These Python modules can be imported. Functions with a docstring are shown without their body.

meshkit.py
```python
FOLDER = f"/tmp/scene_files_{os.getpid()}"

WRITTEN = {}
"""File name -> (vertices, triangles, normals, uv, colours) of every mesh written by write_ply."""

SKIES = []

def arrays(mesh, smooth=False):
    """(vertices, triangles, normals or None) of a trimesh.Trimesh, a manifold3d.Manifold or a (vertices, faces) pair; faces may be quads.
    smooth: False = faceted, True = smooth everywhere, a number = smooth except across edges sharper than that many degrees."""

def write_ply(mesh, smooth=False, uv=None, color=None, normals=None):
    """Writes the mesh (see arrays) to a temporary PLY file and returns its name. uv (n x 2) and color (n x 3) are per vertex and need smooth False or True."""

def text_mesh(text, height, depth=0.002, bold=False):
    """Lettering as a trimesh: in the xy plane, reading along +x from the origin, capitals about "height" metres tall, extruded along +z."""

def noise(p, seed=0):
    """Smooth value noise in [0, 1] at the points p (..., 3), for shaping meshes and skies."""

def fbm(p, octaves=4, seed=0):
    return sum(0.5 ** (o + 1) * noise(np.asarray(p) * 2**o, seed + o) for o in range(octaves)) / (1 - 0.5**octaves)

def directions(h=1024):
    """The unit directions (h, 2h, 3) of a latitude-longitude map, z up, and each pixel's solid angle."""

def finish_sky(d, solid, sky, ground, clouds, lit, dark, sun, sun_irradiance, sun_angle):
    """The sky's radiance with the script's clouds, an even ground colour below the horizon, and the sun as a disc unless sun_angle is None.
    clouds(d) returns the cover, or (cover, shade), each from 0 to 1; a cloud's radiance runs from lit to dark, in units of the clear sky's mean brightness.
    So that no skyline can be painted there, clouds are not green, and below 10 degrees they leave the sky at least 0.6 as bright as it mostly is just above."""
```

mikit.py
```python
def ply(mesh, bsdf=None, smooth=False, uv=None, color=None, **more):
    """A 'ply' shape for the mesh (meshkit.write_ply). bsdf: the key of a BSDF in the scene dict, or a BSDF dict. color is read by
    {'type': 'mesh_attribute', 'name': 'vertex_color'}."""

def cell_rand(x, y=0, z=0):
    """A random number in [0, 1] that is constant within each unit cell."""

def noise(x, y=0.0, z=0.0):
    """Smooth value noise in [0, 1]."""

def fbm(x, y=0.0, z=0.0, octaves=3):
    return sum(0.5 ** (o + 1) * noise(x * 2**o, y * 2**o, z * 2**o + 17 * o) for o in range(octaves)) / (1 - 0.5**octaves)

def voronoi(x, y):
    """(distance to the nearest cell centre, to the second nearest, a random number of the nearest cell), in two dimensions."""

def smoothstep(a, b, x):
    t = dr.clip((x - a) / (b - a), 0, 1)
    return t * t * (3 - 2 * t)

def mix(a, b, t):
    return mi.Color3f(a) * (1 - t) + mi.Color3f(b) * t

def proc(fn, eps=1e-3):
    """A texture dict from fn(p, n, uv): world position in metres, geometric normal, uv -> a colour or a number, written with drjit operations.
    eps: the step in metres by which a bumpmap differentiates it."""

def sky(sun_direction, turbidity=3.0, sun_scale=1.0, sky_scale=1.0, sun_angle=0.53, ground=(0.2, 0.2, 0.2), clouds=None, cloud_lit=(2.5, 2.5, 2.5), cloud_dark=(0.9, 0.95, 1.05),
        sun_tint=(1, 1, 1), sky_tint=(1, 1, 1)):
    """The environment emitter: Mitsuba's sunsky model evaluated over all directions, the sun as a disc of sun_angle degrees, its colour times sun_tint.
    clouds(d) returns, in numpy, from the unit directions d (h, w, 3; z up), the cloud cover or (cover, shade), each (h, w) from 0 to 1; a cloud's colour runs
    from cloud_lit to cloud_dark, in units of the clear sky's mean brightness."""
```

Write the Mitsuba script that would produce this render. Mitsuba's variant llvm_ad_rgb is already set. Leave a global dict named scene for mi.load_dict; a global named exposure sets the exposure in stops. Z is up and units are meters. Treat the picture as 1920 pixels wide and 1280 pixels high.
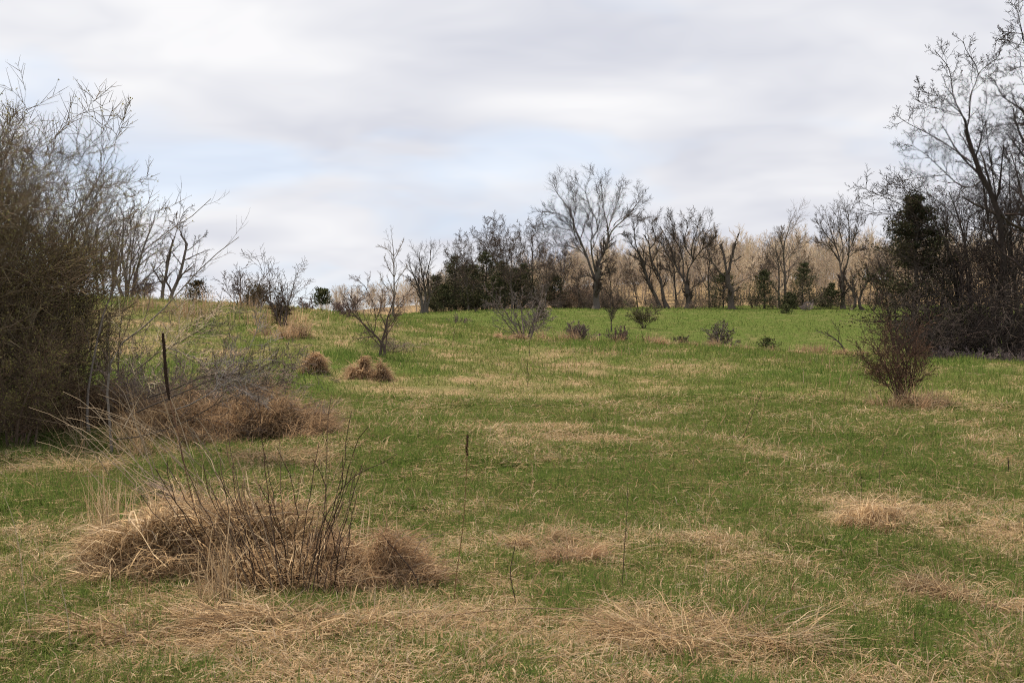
import math
import numpy as np
import mitsuba as mi
import drjit as dr
import mikit
import meshkit
from scipy.interpolate import RBFInterpolator, splprep, splev
from scipy.ndimage import map_coordinates

T = mi.ScalarTransform4f
scene, labels = {}, {}

# ------------------------------------------------------------------ camera, light, exposure
FOCAL, CX, HORIZON, EYE = 2317.6, 960.0, 600.0, 1.6      # the photograph's 1920 x 1280 pixels; eye height in metres
scene['camera'] = {'type': 'perspective', 'fov': 45.0, 'fov_axis': 'x', 'near_clip': 0.1, 'far_clip': 9000.0,
                   'principal_point_offset_y': (640.0 - HORIZON) / 1280.0,
                   'to_world': T().look_at(origin=[0, 0, EYE], target=[0, 10, EYE], up=[0, 0, 1])}
exposure = 2.35


def sky_clouds(d):
    z = np.maximum(d[..., 2], 0.0) + 0.30
    u = np.stack([d[..., 0] / z * 1.25, d[..., 1] / z * 2.0, 0 * z], -1)
    warp = np.stack([meshkit.fbm(u * 1.4 + 7.3, 3, 5) - .5, meshkit.fbm(u * 1.4 + 1.9, 3, 9) - .5, 0 * z], -1)
    v = u + warp * .7
    puff = np.abs(2 * meshkit.fbm(v * 2.2 + 4.4, 5, 61) - 1)                      # billows with soft grey hollows
    sh = 0.50 * meshkit.fbm(v * 1.5 + 31.7, 4, 41) + 0.30 * meshkit.fbm(v * 3.6 + 3.3, 4, 47) + 0.20 * (1 - puff)
    shade = np.clip(0.40 + 3.7 * (sh - 0.56), 0.0, 1.0)
    n = 0.6 * meshkit.fbm(v * 1.3 + 2.2, 5, 11) + 0.4 * meshkit.fbm(v * 3.1 + 9.1, 4, 23)
    cover = np.clip(0.92 + 2.4 * (n - 0.44), 0.74, 1.0)
    return cover, shade


SUN = np.array([-0.30, 0.30, 0.80])
scene['sky'] = mikit.sky(SUN, turbidity=3, sun_scale=0.95, sky_scale=1.0, sun_angle=6.0, clouds=sky_clouds,
                         cloud_lit=(2.12, 2.11, 2.14), cloud_dark=(1.46, 1.50, 1.68), ground=(0.12, 0.13, 0.07))


# ------------------------------------------------------------------ measuring helpers
def at(px, py, d):
    """The point that the photograph shows at this pixel, d metres away."""
    return np.array([(px - CX) / FOCAL * d, d, EYE - (py - HORIZON) / FOCAL * d])


_ctrl = []
for _px, _rows in {
    -700: [(16, .1), (25, .8), (35, 1.6), (50, 2.8), (70, 2.6), (100, 1.8), (150, 1), (220, .3), (350, 0), (600, 0)],
    0: [(12, 0), (18, .05), (25, .5), (35, 1.35), (45, 2.4), (52, 2.65), (70, 2.2), (100, 1.3), (150, .6), (220, 0), (350, 0), (600, 0)],
    200: [(12, 0), (18, .03), (25, .45), (35, 1.25), (45, 2.30), (52, 2.6), (70, 2.1), (100, 1.2), (150, .5), (220, 0), (350, 0), (600, 0)],
    400: [(12, 0), (18, .02), (25, .32), (35, 1.05), (45, 2.08), (52, 2.28), (70, 1.75), (100, 1.1), (150, .8), (220, .2), (350, 0), (600, 0)],
    600: [(12, 0), (18, .02), (25, .28), (35, .92), (45, 1.78), (52, 1.94), (70, 1.75), (100, 1.4), (150, 1.5), (220, 1.2), (350, 3), (600, 4)],
    780: [(12, 0), (18, 0), (25, .2), (35, .65), (45, 1.2), (60, 1.66), (80, 1.75), (110, 1.9), (150, 2.45), (220, 2.8), (320, 5), (600, 7)],
    960: [(12, 0), (18, 0), (25, .12), (35, .4), (48, .76), (62, 1.0), (80, 1.35), (110, 2.0), (150, 2.75), (220, 4.2), (320, 8), (600, 12)],
    1200: [(12, 0), (18, 0), (25, .06), (35, .3), (40, .48), (48, .66), (53, .62), (60, .0), (75, -.05), (100, 1.0), (150, 2.85), (220, 5.2), (320, 11), (600, 15)],
    1500: [(12, 0), (18, 0), (25, .04), (35, .18), (40, .24), (48, .26), (53, .18), (60, -.6), (75, -.55), (100, .7), (150, 3.0), (220, 5.6), (320, 12), (600, 16)],
    1720: [(12, 0), (18, 0), (25, .02), (35, .06), (48, .02), (53, -.05), (60, -.75), (75, -.65), (100, .6), (150, 3.0), (220, 5.6), (320, 12), (600, 16)],
    2000: [(12, 0), (18, 0), (25, 0), (35, .03), (48, 0), (60, -.3), (75, -.3), (100, .7), (150, 2.9), (220, 5.6), (320, 12), (600, 16)],
    2700: [(16, 0), (25, 0), (35, 0), (50, 0), (75, -.2), (100, .6), (150, 2.5), (220, 5), (350, 11), (600, 15)],
}.items():
    _ctrl += [((_px - CX) / FOCAL * _d, _d, _z) for _d, _z in _rows]
_ctrl += [(x, y, 0.0) for x in (-60, -25, -8, 0, 8, 25, 60) for y in (-60, -25, -8, 2, 7)]
_ctrl = np.array(_ctrl)
_gx, _gy = np.arange(-420, 421, 3.0), np.arange(-60, 661, 3.0)
_q = np.stack(np.meshgrid(_gx, _gy, indexing='ij'), -1).reshape(-1, 2)
# distances shrink with depth so that near relief and far hills are fitted alike
_sq = lambda a: np.stack([a[:, 0] / (np.abs(a[:, 1]) + 30), np.log(np.maximum(a[:, 1], -25) + 30)], 1)
_base = RBFInterpolator(_sq(_ctrl[:, :2]), _ctrl[:, 2], kernel='thin_plate_spline', smoothing=1e-4)(_sq(_q)).reshape(len(_gx), len(_gy))


def H(x, y):
    """Height of the meadow."""
    x, y = np.asarray(x, float), np.asarray(y, float)
    c = np.array([(np.clip(x, -418, 418) + 420) / 3, (np.clip(y, -58, 658) + 60) / 3])
    z = map_coordinates(_base, c.reshape(2, -1), order=1).reshape(x.shape)
    p = np.stack([x, y, 0 * x], -1)
    r = np.hypot(x, y)
    lump = 0.24 * (meshkit.fbm(p / 1.1, 3, 3) - .5) + 0.30 * (meshkit.fbm(p / 5.5 + 3.1, 2, 8) - .5)
    lump += np.where(r > 60, 0.5, 0.0) * (meshkit.noise(p / 14.0, 6) - .5) * np.clip((r - 60) / 30, 0, 1)
    return z + lump * np.clip(r / 4.0, 0, 1)


_dd = np.concatenate([np.arange(3, 30, .03), np.arange(30, 240, .15)])


def ground(px, py):
    """Where the line of sight through this pixel meets the meadow."""
    x = (px - CX) / FOCAL * _dd
    hit = EYE - (py - HORIZON) / FOCAL * _dd <= H(x, _dd)
    i = np.argmax(hit) if hit.any() else len(_dd) - 1
    return np.array([x[i], _dd[i], H(x[i], _dd[i])])


def stand(px, d):
    """The foot of a thing that stands d metres away on this pixel column."""
    x = (px - CX) / FOCAL * d
    return np.array([x, d, float(H(np.array([x]), np.array([d]))[0])])


# ------------------------------------------------------------------ where the turf is lush and where it is dead
_patches = []          # (x, y, rx, ry, green +, straw +)
for px, py, rx, ry, g, s in [
    (960, 955, 420, 60, .75, -.5), (640, 930, 130, 60, .6, -.4), (900, 790, 90, 14, .7, -.3), (80, 930, 170, 80, .9, -.7), (1650, 850, 170, 32, .8, -.4),
    (1650, 1028, 170, 34, .9, -.6), (330, 880, 100, 30, .6, -.3), (560, 720, 70, 40, .6, -.4), (760, 672, 110, 12, .5, -.3), (1000, 900, 200, 30, .3, -.2),
    (1480, 1000, 90, 25, .4, -.3), (1250, 1215, 80, 40, .5, -.3), (1830, 1190, 150, 70, .4, -.3), (420, 620, 90, 20, .5, -.3), (1860, 700, 80, 12, .6, -.3),
    (1330, 905, 120, 30, .5, -.3), (1120, 1110, 120, 25, .4, -.2), (980, 650, 160, 8, .3, -.2), (60, 1060, 150, 60, .3, .0),
    (420, 1225, 520, 70, -.55, .9), (1330, 1210, 210, 60, -.6, 1.0), (1650, 965, 210, 32, -.4, .7), (1040, 1015, 170, 34, -.3, .6), (1740, 1120, 150, 35, -.3, .6),
    (900, 1180, 200, 50, -.3, .6), (1370, 830, 140, 22, -.3, .5), (140, 880, 180, 26, -.4, .7), (560, 840, 110, 26, -.5, .9), (1700, 770, 140, 22, -.3, .6),
    (1050, 685, 70, 10, -.3, .5), (620, 690, 150, 14, -.1, .2), (1250, 720, 140, 14, -.1, .2), (500, 600, 140, 20, -.1, .25), (700, 620, 130, 16, -.1, .2),
    (1330, 690, 200, 10, -.1, .4), (1500, 660, 200, 10, -.3, .6), (950, 850, 180, 18, -.2, .5), (1060, 810, 80, 12, -.3, .6), (740, 780, 100, 14, -.2, .4),
    (1500, 1130, 160, 40, -.1, .3), (700, 1100, 120, 60, -.3, .6), (1840, 990, 120, 24, -.2, .5), (80, 1010, 60, 14, -.3, .5), (1240, 980, 60, 14, -.2, .4)]:
    c = ground(px, py)
    _patches.append((c[0], c[1], rx * c[1] / FOCAL, max(ry * c[1] ** 2 / (FOCAL * 1.6), 0.25), g, s))


def turf(x, y):
    """(greenness, deadness) of the turf, 0 to 1."""
    p = np.stack([x, y, 0 * x], -1)
    n1, n2, n3 = meshkit.fbm(p / 2.6 + 1.7, 3, 51), meshkit.fbm(p / 0.8 + 5.2, 3, 77), meshkit.fbm(p / 9.0, 2, 15)
    g = 0.52 + .8 * (n1 - .5) + 0.6 * (n3 - .5) + .8 * (n2 - .5)
    s = 0.34 - 1.9 * (n2 - .5) - 0.5 * (n1 - .5) + 1.5 * (meshkit.fbm(p / .38 + 8.8, 2, 19) - .5)
    wob = 1 + 1.2 * (n2 - .5)
    for cx, cy, rx, ry, pg, ps in _patches:
        k = np.exp(-(((x - cx) / rx) ** 2 + ((y - cy) / ry) ** 2) * wob)
        g, s = g + .44 * pg * k, s + .34 * ps * k
    far = np.clip((y - 66) / 12, 0, 1)
    g, s = g * (1 - .75 * far) + .75 * far * .70, s * (1 - .8 * far) + .8 * far * .10
    litter = np.clip((y - 166) / 14, 0, 1)               # under the far wood the ground is leaf litter
    return np.clip(g - 2 * litter, 0, 1), np.clip(s + litter, 0, 1)


# ------------------------------------------------------------------ materials
VC = {'type': 'mesh_attribute', 'name': 'vertex_color'}


def ground_colour(p, n, uv):
    a = mikit.fbm(p.x * 9.0, p.y * 9.0, 0.0, 4)
    b = mikit.noise(p.x * 41.0, p.y * 41.0, 3.0)
    c = mikit.fbm(p.x * 1.7, p.y * 1.7, 5.0, 3)
    straw = mikit.mix((.13, .095, .055), (.30, .225, .14), a * 0.7 + b * 0.3)
    green = mikit.mix((.036, .058, .015), (.090, .118, .034), a * 0.6 + b * 0.4)
    return mikit.mix(straw, green, dr.clip(uv.x * 1.15 + (c - .5) * .7, 0, 1))


scene['turf_soil'] = {'type': 'diffuse', 'reflectance': mikit.proc(ground_colour)}
scene['blade'] = {'type': 'principledthin', 'base_color': VC, 'roughness': 0.55, 'diff_trans': 1.0, 'spec_trans': 0.0}
scene['bark'] = {'type': 'twosided', 'bsdf': {'type': 'diffuse', 'reflectance': VC}}


# ------------------------------------------------------------------ mesh helpers
def put(key, V, F, C, bsdf='bark', smooth=False):
    C = np.broadcast_to(C, V.shape)
    scene[key] = mikit.ply((V, F), bsdf, smooth=smooth, color=C)


_count = {}


def numbered(name):
    i = _count.get(name, 0)
    _count[name] = i + 1
    return name if i == 0 else f'{name}_{i:03d}'


def thing(name, label, category, group=None):
    key = numbered(name)
    labels[key] = {'label': label, 'category': category}
    if group:
        labels[key]['group'] = group
    return key


def stuff(key, label=None, category=None):
    labels[key] = {'kind': 'stuff'}
    if label:
        labels[key]['label'] = label
    if category:
        labels[key]['category'] = category


def prototype(build, gid):
    """Builds one thing at the origin and keeps its parts as a shapegroup, for copies."""
    before, told, counts = set(scene), set(labels), dict(_count)
    build()
    made = [k for k in scene if k not in before]
    parts = {k.split('__', 1)[1]: scene.pop(k) for k in made}
    kinds = {k.split('__', 1)[1]: labels[k] for k in labels if k not in told and '__' in k}
    for k in [k for k in labels if k not in told]:
        del labels[k]
    _count.clear(); _count.update(counts)
    scene[gid] = {'type': 'shapegroup', **parts}
    return gid, kinds


def plant(name, label, category, proto, foot, turn=0.0, scale=1.0, group=None):
    """A copy of a prototype as a thing of its own."""
    key = thing(name, label, category, group)
    scene[key] = {'type': 'instance', 'group': {'type': 'ref', 'id': proto[0]}, 'to_world': T().translate([float(c) for c in foot]).rotate([0, 0, 1], float(turn)).scale(scale)}
    for part, kind in proto[1].items():
        labels[f'{key}__{part}'] = dict(kind)
    return key


def merge(parts):
    V, F, C, o = [], [], [], 0
    for v, f, c in parts:
        V.append(v); F.append(f + o); C.append(np.broadcast_to(c, v.shape)); o += len(v)
    return np.vstack(V), np.vstack(F), np.vstack(C)


def unit(v):
    return v / np.maximum(np.linalg.norm(v, axis=-1, keepdims=True), 1e-12)


def tubes(pts, rad, sides, col, rng=None, vary=0.15):
    """Tapered tubes along the polylines pts (B, n, 3) with radii (B, n); one colour each, varied a little."""
    B, n = pts.shape[:2]
    t = unit(np.gradient(pts, axis=1))
    up = np.where(np.abs(t[..., 2:]) < 0.9, [0, 0, 1.0], [1.0, 0, 0])
    a = unit(np.cross(t, up)); b = np.cross(t, a)
    th = np.arange(sides) * 2 * np.pi / sides
    V = pts[:, :, None] + rad[..., None, None] * (np.cos(th)[:, None] * a[:, :, None] + np.sin(th)[:, None] * b[:, :, None])
    i, j, k = np.meshgrid(np.arange(B), np.arange(n - 1), np.arange(sides), indexing='ij')
    o = i * n * sides
    p0, p1 = o + j * sides + k, o + j * sides + (k + 1) % sides
    q0, q1 = p0 + sides, p1 + sides
    F = np.concatenate([np.stack([p0, p1, q1], -1).reshape(-1, 3), np.stack([p0, q1, q0], -1).reshape(-1, 3)])
    C = np.broadcast_to(np.asarray(col, float), (B, 3))
    if rng is not None:
        C = C * (1 + vary * rng.uniform(-1, 1, (B, 1))) * (1 + 0.06 * rng.uniform(-1, 1, (B, 3)))
    return V.reshape(-1, 3), F, np.repeat(C, n * sides, 0)


def blades(P, az, L, e0, e1, w, seg, roll, col, kink=None):
    """Blades of grass: root, compass direction, length, elevation at the root and at the tip, width. kink: (where along it, turn up or down, turn sideways) of a broken blade."""
    N = len(P)
    pts, side = [P], []
    for k in range(seg):
        e, a = e0 + (e1 - e0) * (k + .5) / seg, az
        if kink is not None:
            past = (k + .5) / seg > kink[0]
            e, a = e + past * kink[1], a + past * kink[2]
        h = np.stack([np.cos(a), np.sin(a), 0 * a], -1)
        s = np.stack([-np.sin(a), np.cos(a), 0 * a], -1)
        d = np.cos(e)[:, None] * h + np.sin(e)[:, None] * [0, 0, 1.0]
        side.append(np.cos(roll)[:, None] * s + np.sin(roll)[:, None] * np.cross(d, s))
        pts.append(pts[-1] + d * (L / seg)[:, None])
    V = []
    for k in range(seg):
        hw = (w * (1 - 0.7 * (k / seg) ** 1.5) / 2)[:, None] * side[k]
        V += [pts[k] - hw, pts[k] + hw]
    V.append(pts[seg])
    V = np.stack(V, 1)
    m = 2 * seg + 1
    f = []
    for k in range(seg - 1):
        f += [[2 * k, 2 * k + 1, 2 * k + 3], [2 * k, 2 * k + 3, 2 * k + 2]]
    f.append([2 * seg - 2, 2 * seg - 1, 2 * seg])
    F = (np.arange(N)[:, None, None] * m + np.array(f)[None]).reshape(-1, 3)
    return V.reshape(-1, 3), F, np.repeat(col, m, 0)


def chips(P, size, rng, col, flat=None):
    """Small leaf-sized triangles, turned at random."""
    N = len(P)
    a, b = unit(rng.normal(size=(N, 3))), unit(rng.normal(size=(N, 3)))
    if flat is not None:
        a = unit(a * [1, 1, flat]); b = unit(b * [1, 1, flat])
    s = (size * rng.uniform(.6, 1.4, N))[:, None]
    V = np.stack([P + a * s, P - a * s * .5 + b * s * .6, P - a * s * .5 - b * s * .6], 1).reshape(-1, 3)
    return V, np.arange(3 * N).reshape(-1, 3), np.repeat(col, 3, 0)


def mixcol(rng, n, cols, weights=None, vary=.15):
    i = rng.choice(len(cols), n, p=weights)
    return np.array(cols)[i] * (1 + vary * rng.uniform(-1, 1, (n, 1)))


# ------------------------------------------------------------------ branches
def grow(rng, P, D, L, R, n, wob, trop, taper):
    pts, d = [P], unit(D)
    for i in range(n):
        d = unit(d + wob * rng.normal(size=d.shape) + np.array([0, 0, trop]))
        pts.append(pts[-1] + d * (L / n)[:, None])
    t = np.linspace(0, 1, n + 1)
    return np.stack(pts, 1), R[:, None] * (1 - (1 - taper) * t[None])


def sprout(rng, pts, rad, k, t0=.2, t1=1., ang=42, ratio=.5, rr=.6, n=4, wob=.12, trop=.05, taper=.35, rmin=.004, short=.55, outward=0.0, center=None):
    B, m = pts.shape[:2]
    m -= 1
    tt = t0 + (t1 - t0) * (np.arange(k)[None] + rng.uniform(0, 1, (B, k))) / k
    s = np.clip(tt * m, 0, m - 1e-6)
    i = s.astype(int); f = (s - i)[..., None]
    bi = np.arange(B)[:, None]
    P = pts[bi, i] * (1 - f) + pts[bi, i + 1] * f
    tan = unit(pts[bi, i + 1] - pts[bi, i])
    r = rad[bi, i] * (1 - f[..., 0]) + rad[bi, i + 1] * f[..., 0]
    length = np.linalg.norm(np.diff(pts, axis=1), axis=-1).sum(1)
    az = rng.uniform(0, 6.283, (B, 1)) + np.arange(k)[None] * 2.4 + rng.normal(0, .4, (B, k))
    ref = np.where(np.abs(tan[..., 2:]) < .9, [0, 0, 1.0], [1.0, 0, 0])
    a = unit(np.cross(tan, ref)); b = np.cross(tan, a)
    th = np.radians(rng.normal(ang, ang * .22, (B, k)))[..., None]
    D = np.cos(th) * tan + np.sin(th) * (np.cos(az)[..., None] * a + np.sin(az)[..., None] * b)
    if outward and center is not None:
        D = D + outward * unit(P - center)
    L = length[:, None] * ratio * (1 - short * tt) * rng.uniform(.65, 1.35, (B, k))
    R = np.maximum(r * rr * rng.uniform(.75, 1.1, (B, k)), rmin)
    return grow(rng, P.reshape(-1, 3), D.reshape(-1, 3), L.reshape(-1), R.reshape(-1), n, wob, trop, taper)


def smoothline(pts, n):
    pts = np.asarray(pts, float)
    if len(pts) < 3:
        return np.stack([np.interp(np.linspace(0, 1, n), np.linspace(0, 1, len(pts)), pts[:, c]) for c in range(3)], 1)
    tck, _ = splprep(pts.T, s=0, k=min(3, len(pts) - 1))
    return np.array(splev(np.linspace(0, 1, n), tck)).T


def shoots(rng, rad_min, pts, rad, levels, sides=3):
    """All finer branches above the given ones: a list of (pts, rad)."""
    out, p, r = [], pts, rad
    for lv in levels:
        p, r = sprout(rng, p, r, rmin=rad_min, **lv)
        out.append((p, r))
    return out


BARK, TWIG = (.098, .082, .070), (.088, .070, .060)


def traced_tree(name, label, d, limbs, levels, seed, category='tree', group=None, bark=BARK, twig=TWIG, rmin=.012, deep=.35, foot=True, sides=6, extra=None, trunks=1, n=9):
    """A bare tree whose trunk and limbs follow polylines measured in the photograph; each limb also leans nearer or farther.
    limbs: (pixel polyline, radius at its start, radius at its end); the first TRUNKS of them are trunks."""
    rng = np.random.default_rng(seed)
    key = thing(name, label, category, group)
    lines, rads = [], []
    for i, (pl, r0, r1) in enumerate(limbs):
        pl = np.array(pl, float)
        span = np.linalg.norm(pl[-1] - pl[0]) * d / FOCAL
        if i < trunks:
            lean = rng.uniform(-.08, .08) * span
            start = np.zeros(3)
        else:                               # starts on the line it leaves in the picture, at that line's distance
            lean = rng.choice([-1, 1]) * rng.uniform(.5, 1.0) * deep * span
            p0 = at(*pl[0], d)
            allp = np.vstack(lines)
            j = np.argmin(((allp[:, [0, 2]] / allp[:, 1:2] - np.array([p0[0], p0[2]]) / d) ** 2).sum(1))
            start = np.array([0, allp[j, 1] - d, 0])
        s = np.linspace(0, 1, len(pl))
        w = np.array([at(x, y, d + start[1] + lean * t) for (x, y), t in zip(pl, s)])
        if i < trunks and foot:
            gz = float(H(w[:1, 0], w[:1, 1])[0]) - .12
            if w[0, 2] - gz > .15:
                w = np.vstack([[w[0, 0], w[0, 1], gz], w])
            else:
                w[0, 2] = gz
        line = smoothline(w, n)
        line[1:] += rng.normal(size=(n - 1, 3)) * r0 * .12
        if i >= trunks:
            r0 = r0 * .52
        lines.append(line); rads.append(r0 + (min(r1, r0) - r0) * np.linspace(0, 1, n) ** .7)
    for i, (ln, rd) in enumerate(zip(lines, rads)):
        rd = rd.copy()
        if i < trunks and foot:
            rd[0] *= 1.5; rd[1] *= 1.1
        part = 'trunk' if i < trunks else 'limb'
        put(numbered(f'{key}__{part}'), *tubes(ln[None], rd[None], sides, bark), smooth=True)
    p, r = np.stack(lines), np.stack(rads)
    geo = [tubes(a, b, 4 if q == 0 else 3, twig, rng) for q, (a, b) in enumerate(shoots(rng, rmin, p, r, levels))]
    if extra:
        geo += extra(rng, p, r)
    V, F, C = merge(geo)
    put(key + '__crown', V, F, C)
    stuff(key + '__crown')
    return key


def grown_tree(name, label, foot, height, seed, stems=1, spread=.3, lean=0, category='tree', group=None, bark=BARK, twig=TWIG, rmin=.012, r0=None, trunk_top=.45, limbs=7, limb_ang=38,
               limb_ratio=.62, levels=None, trop=.10, wob=.10, parts=True):
    """A bare tree or shrub grown from a rule, on the given foot."""
    rng = np.random.default_rng(seed)
    key = thing(name, label, category, group)
    foot = np.asarray(foot, float) - [0, 0, .1]
    r0 = r0 or height * .016
    az = rng.uniform(0, 6.28) + np.arange(stems) * 2.4
    tilt = np.zeros(stems) if stems == 1 else rng.uniform(.3, 1.0, stems) * spread
    D = np.stack([np.cos(az) * tilt + lean, np.sin(az) * tilt, np.ones(stems)], 1)
    P = foot + np.stack([np.cos(az), np.sin(az), 0 * az], 1) * (r0 * 1.5 * (stems > 1)) * np.sqrt(stems)
    L = height * (rng.uniform(.72, 1.0, stems) if stems > 1 else np.array([.95]))
    p, r = grow(rng, P, D, L, np.full(stems, r0), 8, wob * .6, trop * .4, .12)
    for i in range(stems):
        rr = r[i].copy()
        if stems == 1:
            rr[0] *= 1.4
        put(numbered(key + ('__trunk' if stems == 1 else '__stem')), *tubes(p[i:i + 1], rr[None], 5, bark), smooth=True)
    levels = levels or [dict(k=7, ang=42, ratio=.5, n=4, trop=.08), dict(k=5, ang=42, ratio=.5, n=3)]
    lp, lr = sprout(rng, p, r, limbs, t0=trunk_top * .6, t1=1, ang=limb_ang, ratio=limb_ratio, rr=.62, n=6, wob=wob, trop=trop, rmin=rmin * 1.3)
    geo = [tubes(lp, lr, 4, bark, rng)] + [tubes(a, b, 3, twig, rng) for a, b in shoots(rng, rmin, lp, lr, levels)]
    V, F, C = merge(geo)
    put(key + '__crown', V, F, C)
    stuff(key + '__crown')
    return key


def cedar(name, label, foot, height, width, seed, n=5000, size=.10, cols=((.060, .076, .034), (.082, .095, .044), (.100, .092, .050)), group=None, top=.95, category='tree', skirt=.03, ragged=.45):
    """A juniper: a trunk, boughs and a crown of small dark sprays, ragged in outline."""
    rng = np.random.default_rng(seed)
    key = thing(name, label, category, group)
    foot = np.asarray(foot, float) - [0, 0, .08]
    tr = np.stack([foot + [0, 0, height * t] + np.array([.02, .02, 0]) * height * rng.normal(size=3) * t for t in np.linspace(0, .93, 7)])
    put(key + '__trunk', *tubes(tr[None], (height * .022 * np.linspace(1, .15, 7))[None], 6, BARK), smooth=True)
    nb = 130
    t = rng.uniform(skirt, 1, nb) ** .85
    prof = np.where(t < .2, .8 + 1.0 * t, 1.0 * ((1 - t) / .8) ** top) * width / 2
    az = np.arange(nb) * 2.4 + rng.normal(0, .3, nb)
    ln = prof * (1 + ragged * rng.uniform(-1, .7, nb)) + .03 * width
    P = np.stack([np.interp(t * height, tr[:, 2] - foot[2], tr[:, c]) for c in range(3)], 1)
    D = np.stack([np.cos(az), np.sin(az), .05 + .35 * t + rng.normal(0, .15, nb)], 1)
    bp, br = grow(rng, P, D, ln, np.full(nb, height * .005), 4, .10, .06, .3)
    bough = tubes(bp, br, 3, TWIG, rng)
    per = n // nb
    s = rng.uniform(.25, 1.08, (nb, per)) ** .8
    q = np.clip(s * 4, 0, 3.999); i = q.astype(int); f = (q - i)[..., None]
    bi = np.arange(nb)[:, None]
    C0 = bp[bi, i] * (1 - f) + bp[bi, np.minimum(i + 1, 4)] * f
    C0 = C0 + rng.normal(size=C0.shape) * (ln[:, None, None] * .10 + size * .4) * [1, 1, .7]
    lead = tr[-1] + rng.normal(size=(per * 3, 3)) * [width * .03, width * .03, height * .035]
    C0 = np.vstack([C0.reshape(-1, 3), lead])
    tone = np.repeat(rng.uniform(.7, 1.35, nb), per)
    tone = np.concatenate([tone, np.ones(per * 3)])
    V, F, C = merge([bough, chips(C0, size, rng, mixcol(rng, len(C0), cols) * tone[:, None])])
    put(key + '__crown', V, F, C)
    stuff(key + '__crown')
    return key

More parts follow.
